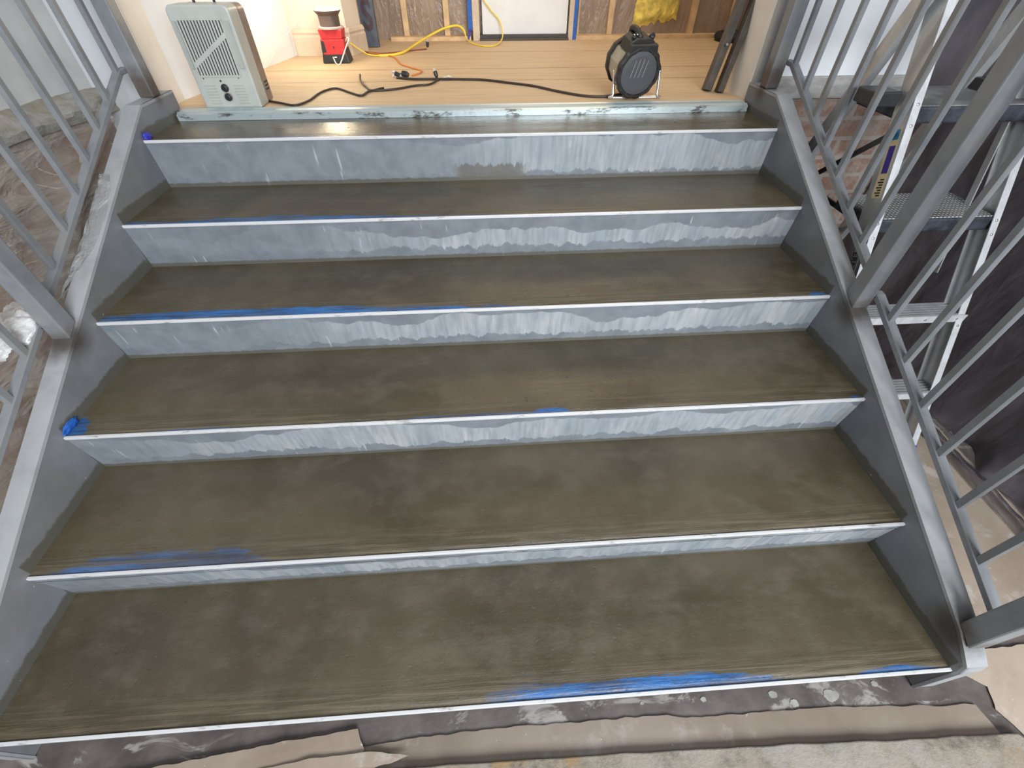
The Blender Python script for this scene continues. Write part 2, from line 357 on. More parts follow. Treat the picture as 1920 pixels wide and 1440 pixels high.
M_STUD = plain('pine_stud', (0.66, 0.46, 0.25), 0.7, 0, 0.10, 14); 
def insul():
    m = MT('brown_faced_insulation_under_film', 0.32)
    c = m.mix(m.ss(m.noise(4, 5, .6, (1, 1, .4), .8), 0.3, 0.7), (0.24, 0.165, 0.115), (0.36, 0.27, 0.20))
    c = m.mix(m.math('MULTIPLY', m.ss(m.noise(11, 4, .6, (1.6, 1, .5), 2.0), 0.62, 0.68), 0.5), c, (0.55, 0.47, 0.38))
    m.col(c); m.bump(m.noise(9, 4, .6, (1.5, 1, .6), 1.5), 0.6, 0.02); return m.m
M_INS = insul()
M_YEL = plain('yellow_fibreglass_wool', (0.80, 0.62, 0.14), 0.9, 0, 0.18, 22, 0.6)
M_BASEB = plain('primed_timber_skirting', (0.60, 0.48, 0.36), 0.55, 0, 0.06, 10)
M_DOOR = plain('white_door_paint', (0.74, 0.74, 0.73), 0.5, 0, 0.03, 6)
M_TAPE = plain('blue_painters_tape', (0.015, 0.12, 0.5), 0.6, 0, 0.15, 60, 0.3)
M_TAPE2 = plain('dark_blue_painters_tape', (0.035, 0.04, 0.42), 0.35, 0, 0.2, 90, 0.4)

# ------------------------------------------------------------------ the setting
FZ = -0.16
obj('floor', B((-1.4, -1.6, FZ-0.1), (3.6, 1.98, FZ)), floor_mat(), kind='structure')
bm = B((-0.06, 1.86, 0.62), (2.29, 2.0, 0.80)); box(bm, (-0.40, 2.0, 0.62), (4.3, 3.85, 0.80)); obj('floor', bm, M_PLY, kind='structure')
# wall behind the stairs (left and right of the opening)
obj('wall_back_left', B((-0.30, 1.87, FZ), (-0.06, 2.00, 2.9)), M_WHITEWALL, kind='structure')
obj('wall_back_right', B((2.29, 1.90, 0.878), (3.9, 2.06, 2.9)), M_WHITEWALL, kind='structure')
obj('wall_brick', B((2.29, 1.90, FZ), (3.9, 2.02, 0.80)), M_BRICK, kind='structure')
o = obj('trim_1', B((2.34, 1.882, 0.80), (3.6, 2.02, 0.878)), M_SILL, kind='structure', bevel=0.004)
obj('wall_landing_front', B((-0.06, 1.87, FZ), (2.29, 1.98, 0.60)), M_SILL, kind='structure')
# reveals and rounded corner beads of the opening
obj('door_jamb_right', B((2.282, 1.885, 0.80), (2.300, 2.065, 2.9)), M_CREAM, kind='structure').name = 'trim_2'
bm = bmesh.new(); tube(bm, [(2.307, 1.878, 0.78), (2.307, 1.878, 2.9)], 0.020, 12); obj('trim_3', bm, M_BEAD, smooth=True, kind='structure')
bm = bmesh.new(); tube(bm, [(-0.075, 1.872, 0.76), (-0.077, 1.872, 0.80), (-0.075, 1.872, 0.84), (-0.078, 1.872, 0.9), (-0.075, 1.872, 2.9)], lambda t: 0.026 if t < 0.8 else 0.021, 12); obj('trim_4', bm, M_BEAD, smooth=True, kind='structure')
obj('trim_5', B((-0.07, 1.885, 0.79), (-0.055, 2.02, 2.9)), M_CREAM, kind='structure')
# slanting left side wall: plaster above, ledge, brick below
def slant(bm, x0, x1, z0, z1, y0=0.0-0.9, y1=1.9, inset=0.0, thick=0.12):
    # wall line runs from (-0.28,1.9) to (-0.75,0)
    def X(y): return -0.28 - (1.9-y)*0.247 + inset
    prism(bm, [(X(y0)-thick, y0, z0), (X(y0), y0, z0), (X(y1), y1, z0), (X(y1)-thick, y1, z0)], (0, 0, z1-z0))
bm = bmesh.new(); slant(bm, 0, 0, 0.86, 2.9); obj('wall_left', bm, plain('greyish_plaster', (0.62, 0.63, 0.62), 0.8, 0, 0.06, 5, 0.1), kind='structure')
bm = bmesh.new(); slant(bm, 0, 0, FZ, 0.79); obj('wall_left_brick', bm, M_BRICKL, kind='structure')
# crumbling mortar ledge
bm = bmesh.new()
def ledge(u, v):
    y = -0.8 + u*2.69; x0 = -0.28 - (1.9-y)*0.247
    prof = [(-0.05, 0.875), (0.015, 0.880), (0.05, 0.862), (0.062, 0.83), (0.055, 0.80), (-0.05, 0.785)]
    k = v*(len(prof)-1); i = min(int(k), len(prof)-2); f = k-i
    px = prof[i][0]*(1-f)+prof[i+1][0]*f; pz = prof[i][1]*(1-f)+prof[i+1][1]*f
    n = noise.noise(Vector((y*9, v*4, 3)))*0.02 + noise.noise(Vector((y*30, v*9, 3)))*0.008
    return (x0+px+n, y, pz+n*0.6)
grid(bm, 150, 14, ledge)
mm = MT('crumbly_mortar', 0.95); mm.col(mm.mix(mm.ss(mm.noise(14, 6, .7), .35, .65), (0.40, 0.36, 0.29), (0.52, 0.50, 0.47))); mm.bump(mm.noise(60, 6, .8), 0.8, 0.01)
obj('trim_6', bm, mm.m, kind='structure')

# ------------------------------------------------------------------ staircase
st = thing('staircase', 'grey steel staircase with six freshly cemented wet brown treads', 'staircase', (W/2, 0, FZ))
for k in range(6):
    bm = bmesh.new()
    y0, y1, z = YN[k]+0.003, YB[k]+0.004, ZN[k]
    nx, ny = 120, 18
    def top(u, v, k=k, y0=y0, y1=y1, z=z):
        x = 0.0005 + u*(W-0.001); y = y0 + v*(y1-y0)
        h = noise.noise(Vector((x*3, y*7, k)))*0.0010 + noise.noise(Vector((x*2.5, y*60, k)))*0.0010*max(0, 1-v*3.5)
        return (x, y, z - 0.0022 + h)
    V = grid(bm, nx, ny, top)
    # front face and underside give the pan its thickness
    lo = [bm.verts.new((V[i][0].co.x, y0, z-0.035)) for i in range(nx+1)]; lb = [bm.verts.new((V[i][ny].co.x, y1, z-0.035)) for i in range(nx+1)]
    for i in range(nx):
        bm.faces.new((V[i][0], lo[i], lo[i+1], V[i+1][0])); bm.faces.new((lo[i], lb[i], lb[i+1], lo[i+1]))
    t = obj('tread', bm, TREADS[k], st, smooth=True)
    t['label'] = ['bottom wet cement tread with blue tape showing at front right', 'second wet cement tread from the floor', 'third wet cement tread from the floor', 'fourth wet cement tread with long blue tape streak at left', 'fifth wet cement tread from the floor', 'narrow top wet cement tread below galvanised track'][k]
    bm = bmesh.new(); box(bm, (0.0005, YN[k]-0.0035, ZN[k]-0.008), (W-0.0005, YN[k]+0.004, ZN[k]+0.0013))
    n = obj('nosing', bm, M_NOSE, t, bevel=0.001); n['label'] = 'thin bright metal nosing edge'
for k in range(1, 6):
    yt, zt, yb, zb = YN[k]+0.0, ZN[k]-0.008, YB[k-1], ZN[k-1]-0.004
    bm = bmesh.new(); prism(bm, [(0.0005, yt, zt), (0.0005, yb, zb), (0.0005, yb+0.004, zb), (0.0005, yt+0.004, zt)], (W-0.001, 0, 0))
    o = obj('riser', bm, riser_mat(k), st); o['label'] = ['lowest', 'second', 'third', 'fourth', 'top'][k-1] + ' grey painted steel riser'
# small front riser under the bottom tread
def top_z(y): return 0.49*y + 0.062
def stringer(side):
    xi = 0 if side < 0 else W; s = side
    prof = [(1.80, 0.768), (1.866, 0.81), (1.866, 0.866), (1.655, 0.866), (1.64, top_z(1.64))]
    prof += [(0.06, top_z(0.06)), (0.022, 0.066), (-0.006, 0.045), (-0.012, 0.015), (-0.012, FZ+0.004), (0.07, FZ+0.004), (1.86, 0.62)]
    bm = bmesh.new(); prism(bm, [(xi, y, z) for y, z in prof], (0.006*s, 0, 0))
    a = obj('stringer', bm, M_STR, st, bevel=0.001)
    # flange: strip following the top edge then rounding down the front
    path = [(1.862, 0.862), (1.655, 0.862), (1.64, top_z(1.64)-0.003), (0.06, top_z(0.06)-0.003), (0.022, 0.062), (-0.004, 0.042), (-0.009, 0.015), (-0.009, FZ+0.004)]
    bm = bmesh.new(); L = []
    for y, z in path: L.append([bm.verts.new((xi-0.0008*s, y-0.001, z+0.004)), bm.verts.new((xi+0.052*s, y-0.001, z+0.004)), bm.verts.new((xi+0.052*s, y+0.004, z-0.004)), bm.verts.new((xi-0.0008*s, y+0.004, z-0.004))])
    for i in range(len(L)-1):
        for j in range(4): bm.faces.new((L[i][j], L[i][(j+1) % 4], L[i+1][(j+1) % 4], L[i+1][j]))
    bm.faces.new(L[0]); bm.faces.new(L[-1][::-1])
    f = obj('flange', bm, M_FLG, a); f['label'] = 'top flange with dust film and top light painted pale'
    return a
sl = stringer(-1); sl['label'] = 'left side plate of the staircase'
sr = stringer(1); sr['label'] = 'right side plate of the staircase'
# front closing plate below the bottom nosing is open: floor shows under the tread

# ------------------------------------------------------------------ galvanised track across the doorway
tr = thing('threshold_track', 'long galvanised metal track screwed along the landing edge above the top tread', 'metal track', (1.13, 1.83, 0.776))
bm = bmesh.new(); prism(bm, [(0.008, 1.803, 0.776), (0.008, 1.803, 0.797), (0.008, 1.812, 0.800), (0.008, 1.818, 0.804), (0.008, 1.822, 0.801), (0.008, 1.852, 0.803), (0.008, 1.858, 0.806), (0.008, 1.862, 0.8005), (0.008, 1.862, 0.776)], (2.255, 0, 0))
obj('channel', bm, M_GALV, tr)

# ------------------------------------------------------------------ railings
def railing(side, label):
    s = side; xp = -0.03 if s < 0 else W+0.03; xr = xp + 0.036*s
    t = thing('stair_railing', label, 'railing', (xp, 0.9, top_z(0.9)))
    ztop = 0.90
    # handrail
    def R(y): return 0.49*y + 0.114
    for (y, zb) in ((1.77, 0.866), (0.87, None), (0.052, None)):
        if zb is None:
            z0a, z0b = top_z(y-0.025), top_z(y+0.025)
            bm = bmesh.new(); prism(bm, [(xp-0.025, y-0.025, z0a), (xp-0.025, y+0.025, z0b), (xp-0.025, y+0.025, R(y)+ztop), (xp-0.025, y-0.025, R(y)+ztop)], (0.05, 0, 0))
        else:
            bm = B((xp-0.025, y-0.025, zb), (xp+0.025, y+0.025, R(y)+ztop))
        obj('post', bm, M_RAIL, t, bevel=0.004)
    bm = bmesh.new(); beam(bm, (xp, -0.02, R(-0.02)+ztop), (xp, 1.83, R(1.83)+ztop), 0.05, 0.03); obj('handrail', bm, M_RAIL, t, bevel=0.006)
    for (ya, yb, ha, hb) in ((0.905, 1.715, 0.888, 1.765), (0.084, 0.845, None, 0.862)):
        bm = bmesh.new()
        beam(bm, (xr, ya, R(ya)-0.008), (xr, yb, R(yb)-0.008), 0.026, 0.016)
        beam(bm, (xr, yb-0.004, R(yb)-0.008), (xr, hb, R(yb)-0.006), 0.026, 0.015)
        beam(bm, (xr, ya-0.03, R(ya)-0.014), (xr, ya+0.004, R(ya)-0.007), 0.026, 0.015)
        rl = obj('bottom_rail', bm, M_RAIL, t, bevel=0.0015)
        ys = [1.709-0.1166*i for i in range(7)] if yb > 1 else [0.770-0.1177*i for i in range(6)]
        for y in ys:
            bm = bmesh.new(); prism(bm, [(xr-0.008, y-0.008, R(y-0.008)-0.003), (xr-0.008, y+0.008, R(y+0.008)-0.003), (xr-0.008, y+0.008, R(y)+ztop-0.01), (xr-0.008, y-0.008, R(y)+ztop-0.01)], (0.016, 0, 0))
            obj('baluster', bm, M_RAIL, t)
    return t
railing(-1, 'grey steel railing with square balusters on the left side of the stairs')
railing(1, 'grey steel railing with square balusters on the right side, in front of the ladder')

# ------------------------------------------------------------------ plastic sheeting on the left wall
def wallx(y): return -0.28 - (1.9-y)*0.247
bm = bmesh.new()
def sheet(u, v):
    y = -0.7 + u*2.5; z = FZ+0.02 + v*(0.85-FZ-0.02)
    X = wallx(y) + 0.035 + 0.20*(1-v)**1.3*min(1, max(0, (y+0.9)))
    X = min(X, -0.075)
    p = Vector(((y+z*.5)*1.3, (z-y*.5)*4.2, 1.3)); q = Vector(((y+z*.5)*2.5, (z-y*.5)*10, 4.1))
    n = max(0, 1-abs(noise.noise(p))*2)**2*0.04 + max(0, 1-abs(noise.noise(q))*4)*0.008
    return (min(X + n, -0.062 if z < 0.49*y+0.06 else -0.088), y, z + noise.noise(p*2+Vector((3, 3, 3)))*0.02)
grid(bm, 150, 90, sheet)
tag(obj('plastic_sheet', bm, M_PLAST, smooth=True), 'clear wrinkled plastic sheeting draped over the brown brick left of the stairs', 'plastic sheet')
# flap of plastic lying on the left flange
def crumple(name, mat, path, wfn, seed, amp, label, cat, n=26, m=10, thick=0.0):
    bm = bmesh.new(); P = smooth_path(path, 8)
    def fn(u, v):
        k = u*(len(P)-1); i = min(int(k), len(P)-2); c = P[i].lerp(P[i+1], k-i); t = (P[i+1]-P[i]).normalized()
        s = t.cross(Vector((0.2, -0.55, 0.8))).normalized(); nn = s.cross(t); ww = wfn(u)
        a = v*math.pi*1.35
        d = s*math.cos(a)*ww + nn*(-math.sin(a))*-ww*0.55
        q = Vector((u*7+seed, v*5, seed*2)); nz = noise.noise(q)*amp + noise.noise(q*2.6)*amp*0.5
        return c + d*(1+nz*4) + nn*nz
    grid(bm, n, m, fn)
    return tag(obj(name, bm, mat, smooth=True), label, cat)
crumple('plastic_bundle', M_PLAST2, [(-0.115, 0.90, 0.56), (-0.10, 0.84, 0.535), (-0.075, 0.795, 0.492)], lambda u: 0.012+0.03*math.sin(math.pi*min(1, u*0.85+0.1)), 2, 0.012, 'upper crumpled clear plastic clump caught on the left bottom rail', 'plastic', 30, 14)
crumple('plastic_bundle', M_PLAST2, [(-0.22, 0.78, 0.55), (-0.145, 0.765, 0.535), (-0.085, 0.758, 0.50)], lambda u: 0.006+0.040*math.sin(math.pi*min(1, (1-u)*0.75+0.12)), 5, 0.012, 'lower twisted end of clear plastic poking through the left balusters', 'plastic', 30, 14)
bm = bmesh.new()
def flap(u, v):
    y = 1.36 - u*0.40; zf = top_z(y)
    wd = math.sin(math.pi*min(1, 0.15+u*0.9))
    x = -0.062 + v*0.062*wd + noise.noise(Vector((u*5, v*2, 8)))*0.004
    return (x, y + 0.01*v, zf + 0.0065 + 0.010*abs(noise.noise(Vector((u*6, v*3, 2)))) - (0.012*(v-0.85)/0.15 if v > 0.85 and wd > 0.8 else 0) + (0.0 if v > 0.1 else -0.01))
grid(bm, 40, 10, flap)
tag(obj('plastic_flap', bm, clear_plastic('milky_plastic_flap', 0.9, (0.34, 0.34, 0.34)), smooth=True), 'pale plastic flap folded onto the flange of the left stair side', 'plastic')

# dark plastic curtain at right
bm = bmesh.new()
def curtain(u, v):
    y = 1.885 - u*2.7; z = FZ + 0.012 + (1-v)*2.2
    lowf = max(0, 1-(z-FZ)/0.20)
    n = noise.noise(Vector((y*4, z*0.9, 2)))*0.012 + noise.noise(Vector((y*11+z*3, z*4, 5)))*0.006
    x = 3.05 + n + lowf**2*(-0.035 + 0.05*noise.noise(Vector((y*9, z*9, 1)))) + 0.02*noise.noise(Vector((y*1.7, z*1.3, 9)))
    return (x, y, z + lowf*0.01*abs(noise.noise(Vector((y*14, 1, 1)))))
grid(bm, 150, 70, curtain)
tag(obj('plastic_curtain', bm, M_BLKS, smooth=True), 'dark plastic sheeting hung as a curtain behind the step ladder', 'plastic sheet')
bm = bmesh.new()
def hem(u, v):
    y = 1.15 - u*1.5; a = v*math.pi
    r = 0.030+0.012*noise.noise(Vector((y*8, 2, 2)))
    return (2.955+0.012*noise.noise(Vector((y*3, 1, 1))) + math.cos(a)*r*-1 + 0.004*noise.noise(Vector((y*40, v*6, 1))), y, FZ+0.008+math.sin(a)*r*0.9 + 0.005*noise.noise(Vector((y*25, v*8, 1))))
grid(bm, 90, 12, hem)
tag(obj('plastic_fold', bm, clear_plastic('glossy_smoky_plastic', 1.0, (0.07, 0.06, 0.075)), smooth=True), 'rolled shiny foot of the dark plastic lying along the paper at right', 'plastic')

# ------------------------------------------------------------------ papers and slab at the foot
def sheetpoly(name, pts, z, mat, label, curl=0.0, th=0.0012, seed=0):
    """a paper of outline pts, edges slightly ragged, with some lift"""
    bm = bmesh.new(); P = []
    for i in range(len(pts)):
        a = Vector((*pts[i], 0)); b = Vector((*pts[(i+1) % len(pts)], 0)); n = max(1, int((b-a).length/0.012))
        for k in range(n):
            p = a.lerp(b, k/n); p.x += noise.noise(p*30+Vector((seed, 0, 0)))*0.004; p.y += noise.noise(p*30+Vector((0, seed, 5)))*0.004
            P.append(p)
    vs = [bm.verts.new((p.x, p.y, z)) for p in P]; f = bm.faces.new(vs)
    bmesh.ops.triangulate(bm, faces=[f])
    bmesh.ops.subdivide_edges(bm, edges=[e for e in bm.edges if e.calc_length() > 0.05], cuts=3, use_grid_fill=True)
    for v in bm.verts: v.co.z = z + curl*abs(noise.noise(v.co*8+Vector((seed, 1, 1))))
    r = bmesh.ops.extrude_face_region(bm, geom=bm.faces[:]); bmesh.ops.translate(bm, verts=[g for g in r['geom'] if isinstance(g, bmesh.types.BMVert)], vec=(0, 0, th))
    return tag(obj(name, bm, mat), label, 'paper')
sheetpoly('kraft_paper', [(2.34, 1.86), (3.02, 1.86), (3.02, 0.40), (3.02, 0.12), (2.70, 0.095), (2.40, 0.07), (2.34, 0.10)], FZ+0.001, M_KRAFT, 'large kraft paper sheet covering the floor under the ladder', 0.002)
sheetpoly('kraft_paper', [(2.51, 0.062), (3.02, 0.085), (3.02, -0.30), (2.58, -0.22), (2.485, -0.125), (2.455, -0.07), (2.475, -0.02), (2.43, 0.012)], FZ+0.003, kraft('pale_floor_paper', 1.12), 'pale torn floor paper right of the stair foot', 0.004, seed=7)
sheetpoly('kraft_paper', [(0.70, -0.045), (0.95, -0.030), (1.141, -0.024), (1.587, -0.025), (1.64, -0.035), (2.028, -0.036), (2.407, -0.056), (2.435, -0.14), (1.6, -0.13), (0.60, -0.12)], FZ+0.002, kraft('brown_paper_strip', 0.72), 'long brown paper strip between the bottom step and the concrete slab', 0.003, seed=3)
sheetpoly('kraft_paper', [(0.18, -0.060), (0.50, -0.028), (0.787, -0.003), (0.812, -0.047), (0.70, -0.105), (0.16, -0.10)], FZ+0.009, M_KRAFT2, 'clean tan paper offcut lying under the left of the bottom step', 0.004, seed=11)
sheetpoly('kraft_paper', [(0.56, -0.068), (0.70, -0.054), (0.83, -0.051), (0.925, -0.064), (0.88, -0.076), (0.70, -0.11), (0.5, -0.11)], FZ+0.015, kraft('thin_pale_offcut', 1.0), 'narrow pointed paper scrap overlapping the tan offcut', 0.004, seed=13)
bm = bmesh.new()
pts = [(-0.6, -0.075), (0.93, -0.087), (1.30, -0.092), (1.767, -0.101), (2.455, -0.121), (2.52, -0.19), (2.6, -0.9), (-0.6, -0.9)]
P = []
for i in range(len(pts)):
    a = Vector((*pts[i], 0)); b = Vector((*pts[(i+1) % len(pts)], 0)); n = max(1, int((b-a).length/0.03))
    for k in range(n): p = a.lerp(b, k/n); P.append((p.x, p.y+noise.noise(p*12)*0.004, FZ+0.0))
prism(bm, P, (0, 0, 0.022)); o = obj('concrete_slab', bm, slab_mat(), bevel=0.003); o.name = 'concrete_slab'
tag(o, 'mottled pale concrete slab edge along the very bottom of the view', 'concrete slab')
# cement splats on the dark floor
M_SPL = plain('dried_grey_splat', (0.36, 0.35, 0.32), 0.7)
for i, (x, y, r) in enumerate([(1.697, 0.002, .008), (1.887, 0.000, .012), (1.935, -0.022, .012), (2.04, -0.012, .019), (2.175, 0.006, .009), (1.53, 0.004, .005), (1.31, -0.002, .006)]):
    bm = bmesh.new(); n = 22
    c = [(x + math.cos(k*2*math.pi/n)*r*(1+0.4*noise.noise(Vector((math.cos(k*2*math.pi/n)*1.5, math.sin(k*2*math.pi/n)*1.5, i*3)))), y + math.sin(k*2*math.pi/n)*r*.7*(1+0.4*noise.noise(Vector((math.cos(k*2*math.pi/n)*2, math.sin(k*2*math.pi/n)*2, i*5)))), FZ+0.0001) for k in range(n)]
    prism(bm, c, (0, 0, 0.0012)); tag(obj('cement_splat', bm, M_SPL), ['small grey cement splat left of the round one on the dark floor', 'oval pale cement splat just under the middle right of the bottom nosing', 'grey cement splat nearest the long brown paper strip', 'widest smeared cement splat on the dark floor', 'grey cement splat nearest the right foot of the stairs', 'tiny cement spot beside the blue taped stretch of the bottom nosing', 'leftmost tiny cement spot on the dark floor'][i], 'splat', 'cement splats below the bottom step')

# ------------------------------------------------------------------ step ladder
ld = thing('step_ladder', 'aluminium step ladder with black plastic platforms behind the right railing', 'ladder', (2.6, 1.1, FZ))
def FY(z): return 0.743 + 0.43*(z+0.16)
def XL(z): return 2.355 + 0.075*(z+0.16)
XR = 2.835
td = Vector((0, 0.43, 1)).normalized(); nd = Vector((0, 1, -0.43)).normalized()
def front_rail(xf, side, z0, z1, name_label):
    # C channel: web outward, front and rear flanges inward
    a = Vector((xf(z0), FY(z0), z0)); b = Vector((xf(z1), FY(z1), z1)); s = side
    bm = bmesh.new(); d = b-a
    def rect(x0, x1, n0, n1): prism(bm, [a+Vector((x0, 0, 0))+nd*n0, a+Vector((x1, 0, 0))+nd*n0, a+Vector((x1, 0, 0))+nd*n1, a+Vector((x0, 0, 0))+nd*n1], d)
    rect(0, 0.0025*s, 0, 0.062); rect(0, -0.0*s - 0.022*s, 0.0595, 0.062)
    rl = obj('front_rail', bm, M_ALU, ld); rl['label'] = name_label
    bm = bmesh.new(); rect(0.0025*s, -0.022*s, -0.002, 0.0005); obj('rail_flange', bm, M_ALU2, rl)
    bm = bmesh.new(); box(bm, (a.x-0.024*(s > 0)-0.003, a.y-0.004, FZ+0.0048), (a.x+0.024*(s < 0)+0.003, a.y+0.06, z0+0.012)); obj('foot', bm, M_TAPE if s > 0 else M_BLACKP, rl)
    for zz in (0.063-.035, 0.063-.02, 0.34-.03, 0.61+.02, 0.61-.02, 0.90-.02, 0.90+.03):
        c = Vector((xf(zz), FY(zz), zz)) + Vector((-0.010*s, 0, 0)) - nd*0.002
        bm = bmesh.new(); lathe(bm, [(0, .0045), (0.0025, .0038), (0.0035, .001)], c, -nd, 10); obj('rivet', bm, M_BOLT, rl)
    return rl
frl = front_rail(XL, -1, FZ+0.012, 1.22, 'left front ladder rail with stickers')
frr = front_rail(lambda z: XR, 1, FZ+0.012, 1.22, 'right front ladder rail')
# aluminium ribbed steps
for z in (0.075, 0.347):
    bm = bmesh.new(); y0 = FY(z) - 0.002; x0, x1 = XL(z)+0.003, XR-0.003
    n = 6; dep = 0.078
    for i in range(n): box(bm, (x0, y0+i*dep/n, z-0.008), (x1, y0+(i+0.58)*dep/n, z+0.0015))
    box(bm, (x0, y0, z-0.010), (x1, y0+dep, z-0.0075)); box(bm, (x0, y0-0.003, z-0.026), (x1, y0, z+0.001)); box(bm, (x0, y0+dep-0.003, z-0.022), (x1, y0+dep, z-0.003))
    s_ = obj('step', bm, M_ALU, ld); s_['label'] = 'ribbed aluminium step'
    bm = bmesh.new(); box(bm, (x0-0.001, y0-0.006, z-0.027), (x1+0.012, y0-0.003, z+0.001)); obj('step_edge', bm, M_ALU2, s_)
    for xx in (x1-0.02, x0+0.30): 
        bm = bmesh.new(); lathe(bm, [(0, .004), (0.002, .0035), (0.003, .001)], (xx, y0-0.006, z-0.013), (0, -1, 0), 10); obj('rivet', bm, M_BOLT, s_)
# black moulded step and platform
def black_step(z, dep, x0, x1, h, label):
    bm = bmesh.new(); y0 = FY(z)+0.0
    box(bm, (x0, y0, z-h), (x1, y0+dep, z-0.001)); 
    s_ = obj('step', bm, plain('dusty_black_step_edge', (0.035, 0.042, 0.055), 0.5, 0, 0.3, 30), ld, bevel=0.006); s_['label'] = label
    bm = bmesh.new(); box(bm, (x0+0.006, y0+0.006, z-0.002), (x1-0.006, y0+dep-0.006, z+0.002)); obj('grip_surface', bm, M_GRIP, s_, bevel=0.001)
black_step(0.640, 0.20, XL(0.64)+0.004, XR-0.004, 0.045, 'black studded moulded step')
black_step(0.925, 0.25, XL(0.9)+0.004, XR+0.10, 0.045, 'black studded top platform')
for x in (XL(0.9)-0.02, XR+0.03):
    pass
# rear legs
bm = bmesh.new()
for (xa, xb, lab) in ((2.405, 2.425, 'left rear ladder leg'), (2.92, 2.755, 'right rear ladder leg')):
    bm = bmesh.new(); a = Vector((xa, 1.368+0.435*(1.143-FZ)-0.02, FZ+0.003)); b = Vector((xb, 1.355, 1.17))
    
    a.y = min(a.y, 1.85)
    beam(bm, a, b, 0.028, 0.045); l = obj('rear_leg', bm, M_ALU, ld); l['label'] = lab
# braces between rear legs and front rails, hinge brackets, top cap
bm = bmesh.new(); beam(bm, (2.415, 1.20, 0.86), (2.415, 1.72, 0.42), 0.006, 0.016); obj('brace', bm, M_BLACKP, ld)
bm = bmesh.new(); beam(bm, (2.42, 1.66, 0.30), (2.93, 1.70, 0.30), 0.006, 0.02, (0, 1, 0)); obj('brace', bm, M_BLACKP, ld)
bm = bmesh.new(); beam(bm, (2.43, 1.10, 0.60), (2.435, 1.60, 0.60), 0.006, 0.016); obj('brace', bm, M_BLACKP, ld)
bm = bmesh.new(); beam(bm, (2.80, 1.25, 0.90), (2.80, 1.12, 0.42), 0.004, 0.02); obj('brace', bm, M_ALU, ld)
bm = bmesh.new(); box(bm, (2.38, 1.29, 1.20), (2.87, 1.40, 1.235)); obj('top_cap', bm, M_BLACKP, ld, bevel=0.005)
for x in (2.325, ):
    bm = bmesh.new(); box(bm, (x+0.01, 1.245, 0.915), (x+0.09, 1.335, 0.955)); obj('bracket', bm, M_BLACKP, ld, bevel=0.005)
bm = bmesh.new(); box(bm, (2.775, 1.375, 0.925), (2.80, 1.41, 0.96)); obj('bracket', bm, M_BLACKP, ld, bevel=0.003)
# labels on the outer face of the left rail (web faces -X)
def on_web(z, n0):      # point on the web's outer face
    return Vector((XL(z)-0.0027, FY(z), z)) + nd*n0
def sticker(za, zb, n0, n1, mat, lift=0.0004, name='sticker'):
    bm = bmesh.new(); a, b = on_web(za, n0), on_web(zb, n0); c, d = on_web(zb, n1), on_web(za, n1)
    prism(bm, [a, b, c, d], (-lift, 0, 0)); return obj(name, bm, mat, frl)
M_LBLW = plain('label_off_white', (0.72, 0.70, 0.62), 0.5, 0, .05); M_LBLK = plain('label_ink_black', (0.02, 0.02, 0.02), 0.5, 0, 0)
M_LBLY = plain('label_pale_yellow', (0.74, 0.62, 0.36), 0.5, 0, .05); M_LBLP = plain('label_purple_blue', (0.05, 0.03, 0.30), 0.5, 0, .05); M_LBLB = plain('label_sky_blue', (0.05, 0.28, 0.55), 0.5, 0, .05)
s1 = sticker(0.385, 0.60, 0.012, 0.045, plain('label_grey', (0.55, 0.54, 0.52), 0.5, 0, .05)); s1['label'] = 'grey brand sticker with black capital letters'
sticker(0.40, 0.585, 0.016, 0.0168, M_LBLK, 0.0007); sticker(0.40, 0.585, 0.0402, 0.041, M_LBLK, 0.0007); sticker(0.583, 0.585, 0.016, 0.041, M_LBLK, 0.0007)
s2 = sticker(0.70, 0.88, 0.008, 0.042, M_LBLY); s2['label'] = 'yellow warning sticker with purple and blue panels'
sticker(0.765, 0.835, 0.012, 0.034, M_LBLP, 0.0008); sticker(0.85, 0.875, 0.012, 0.036, M_LBLB, 0.0008)
for i in range(7): sticker(0.705+i*0.007, 0.709+i*0.007, 0.014, 0.034 if i % 2 else 0.028, M_LBLK, 0.0008)
cu = bpy.data.curves.new('lettering', 'FONT'); cu.body = 'WERNER'; cu.size = 0.029; cu.extrude = 0.0002; cu.space_character = 1.08
tmp = bpy.data.objects.new('tmp', cu); sc.collection.objects.link(tmp); bpy.context.view_layer.update()
me = bpy.data.meshes.new_from_object(tmp); bpy.data.objects.remove(tmp)
# letters read downwards along the rail: text +x -> down the rail, text +y -> away (towards +nd reversed)
org = on_web(0.578, 0.018); ex = -Vector((XL(1)-XL(0), 0.43, 1)).normalized(); ey = nd
# seen from -X, the rail's front edge lies to the right; tops of the letters point there
org = on_web(0.578, 0.038); ey = -nd
me.transform(Matrix(((ex.x, ey.x, -1, org.x-0.0009), (ex.y, ey.y, 0, org.y), (ex.z, ey.z, 0, org.z), (0, 0, 0, 1))))
me.transform(Matrix.Translation(-Vector(ld['_o']))); me.materials.append(M_LBLK)
o = bpy.data.objects.new('lettering', me); sc.collection.objects.link(o); o.parent = frl; o['label'] = 'black capital letters reading WERNER'

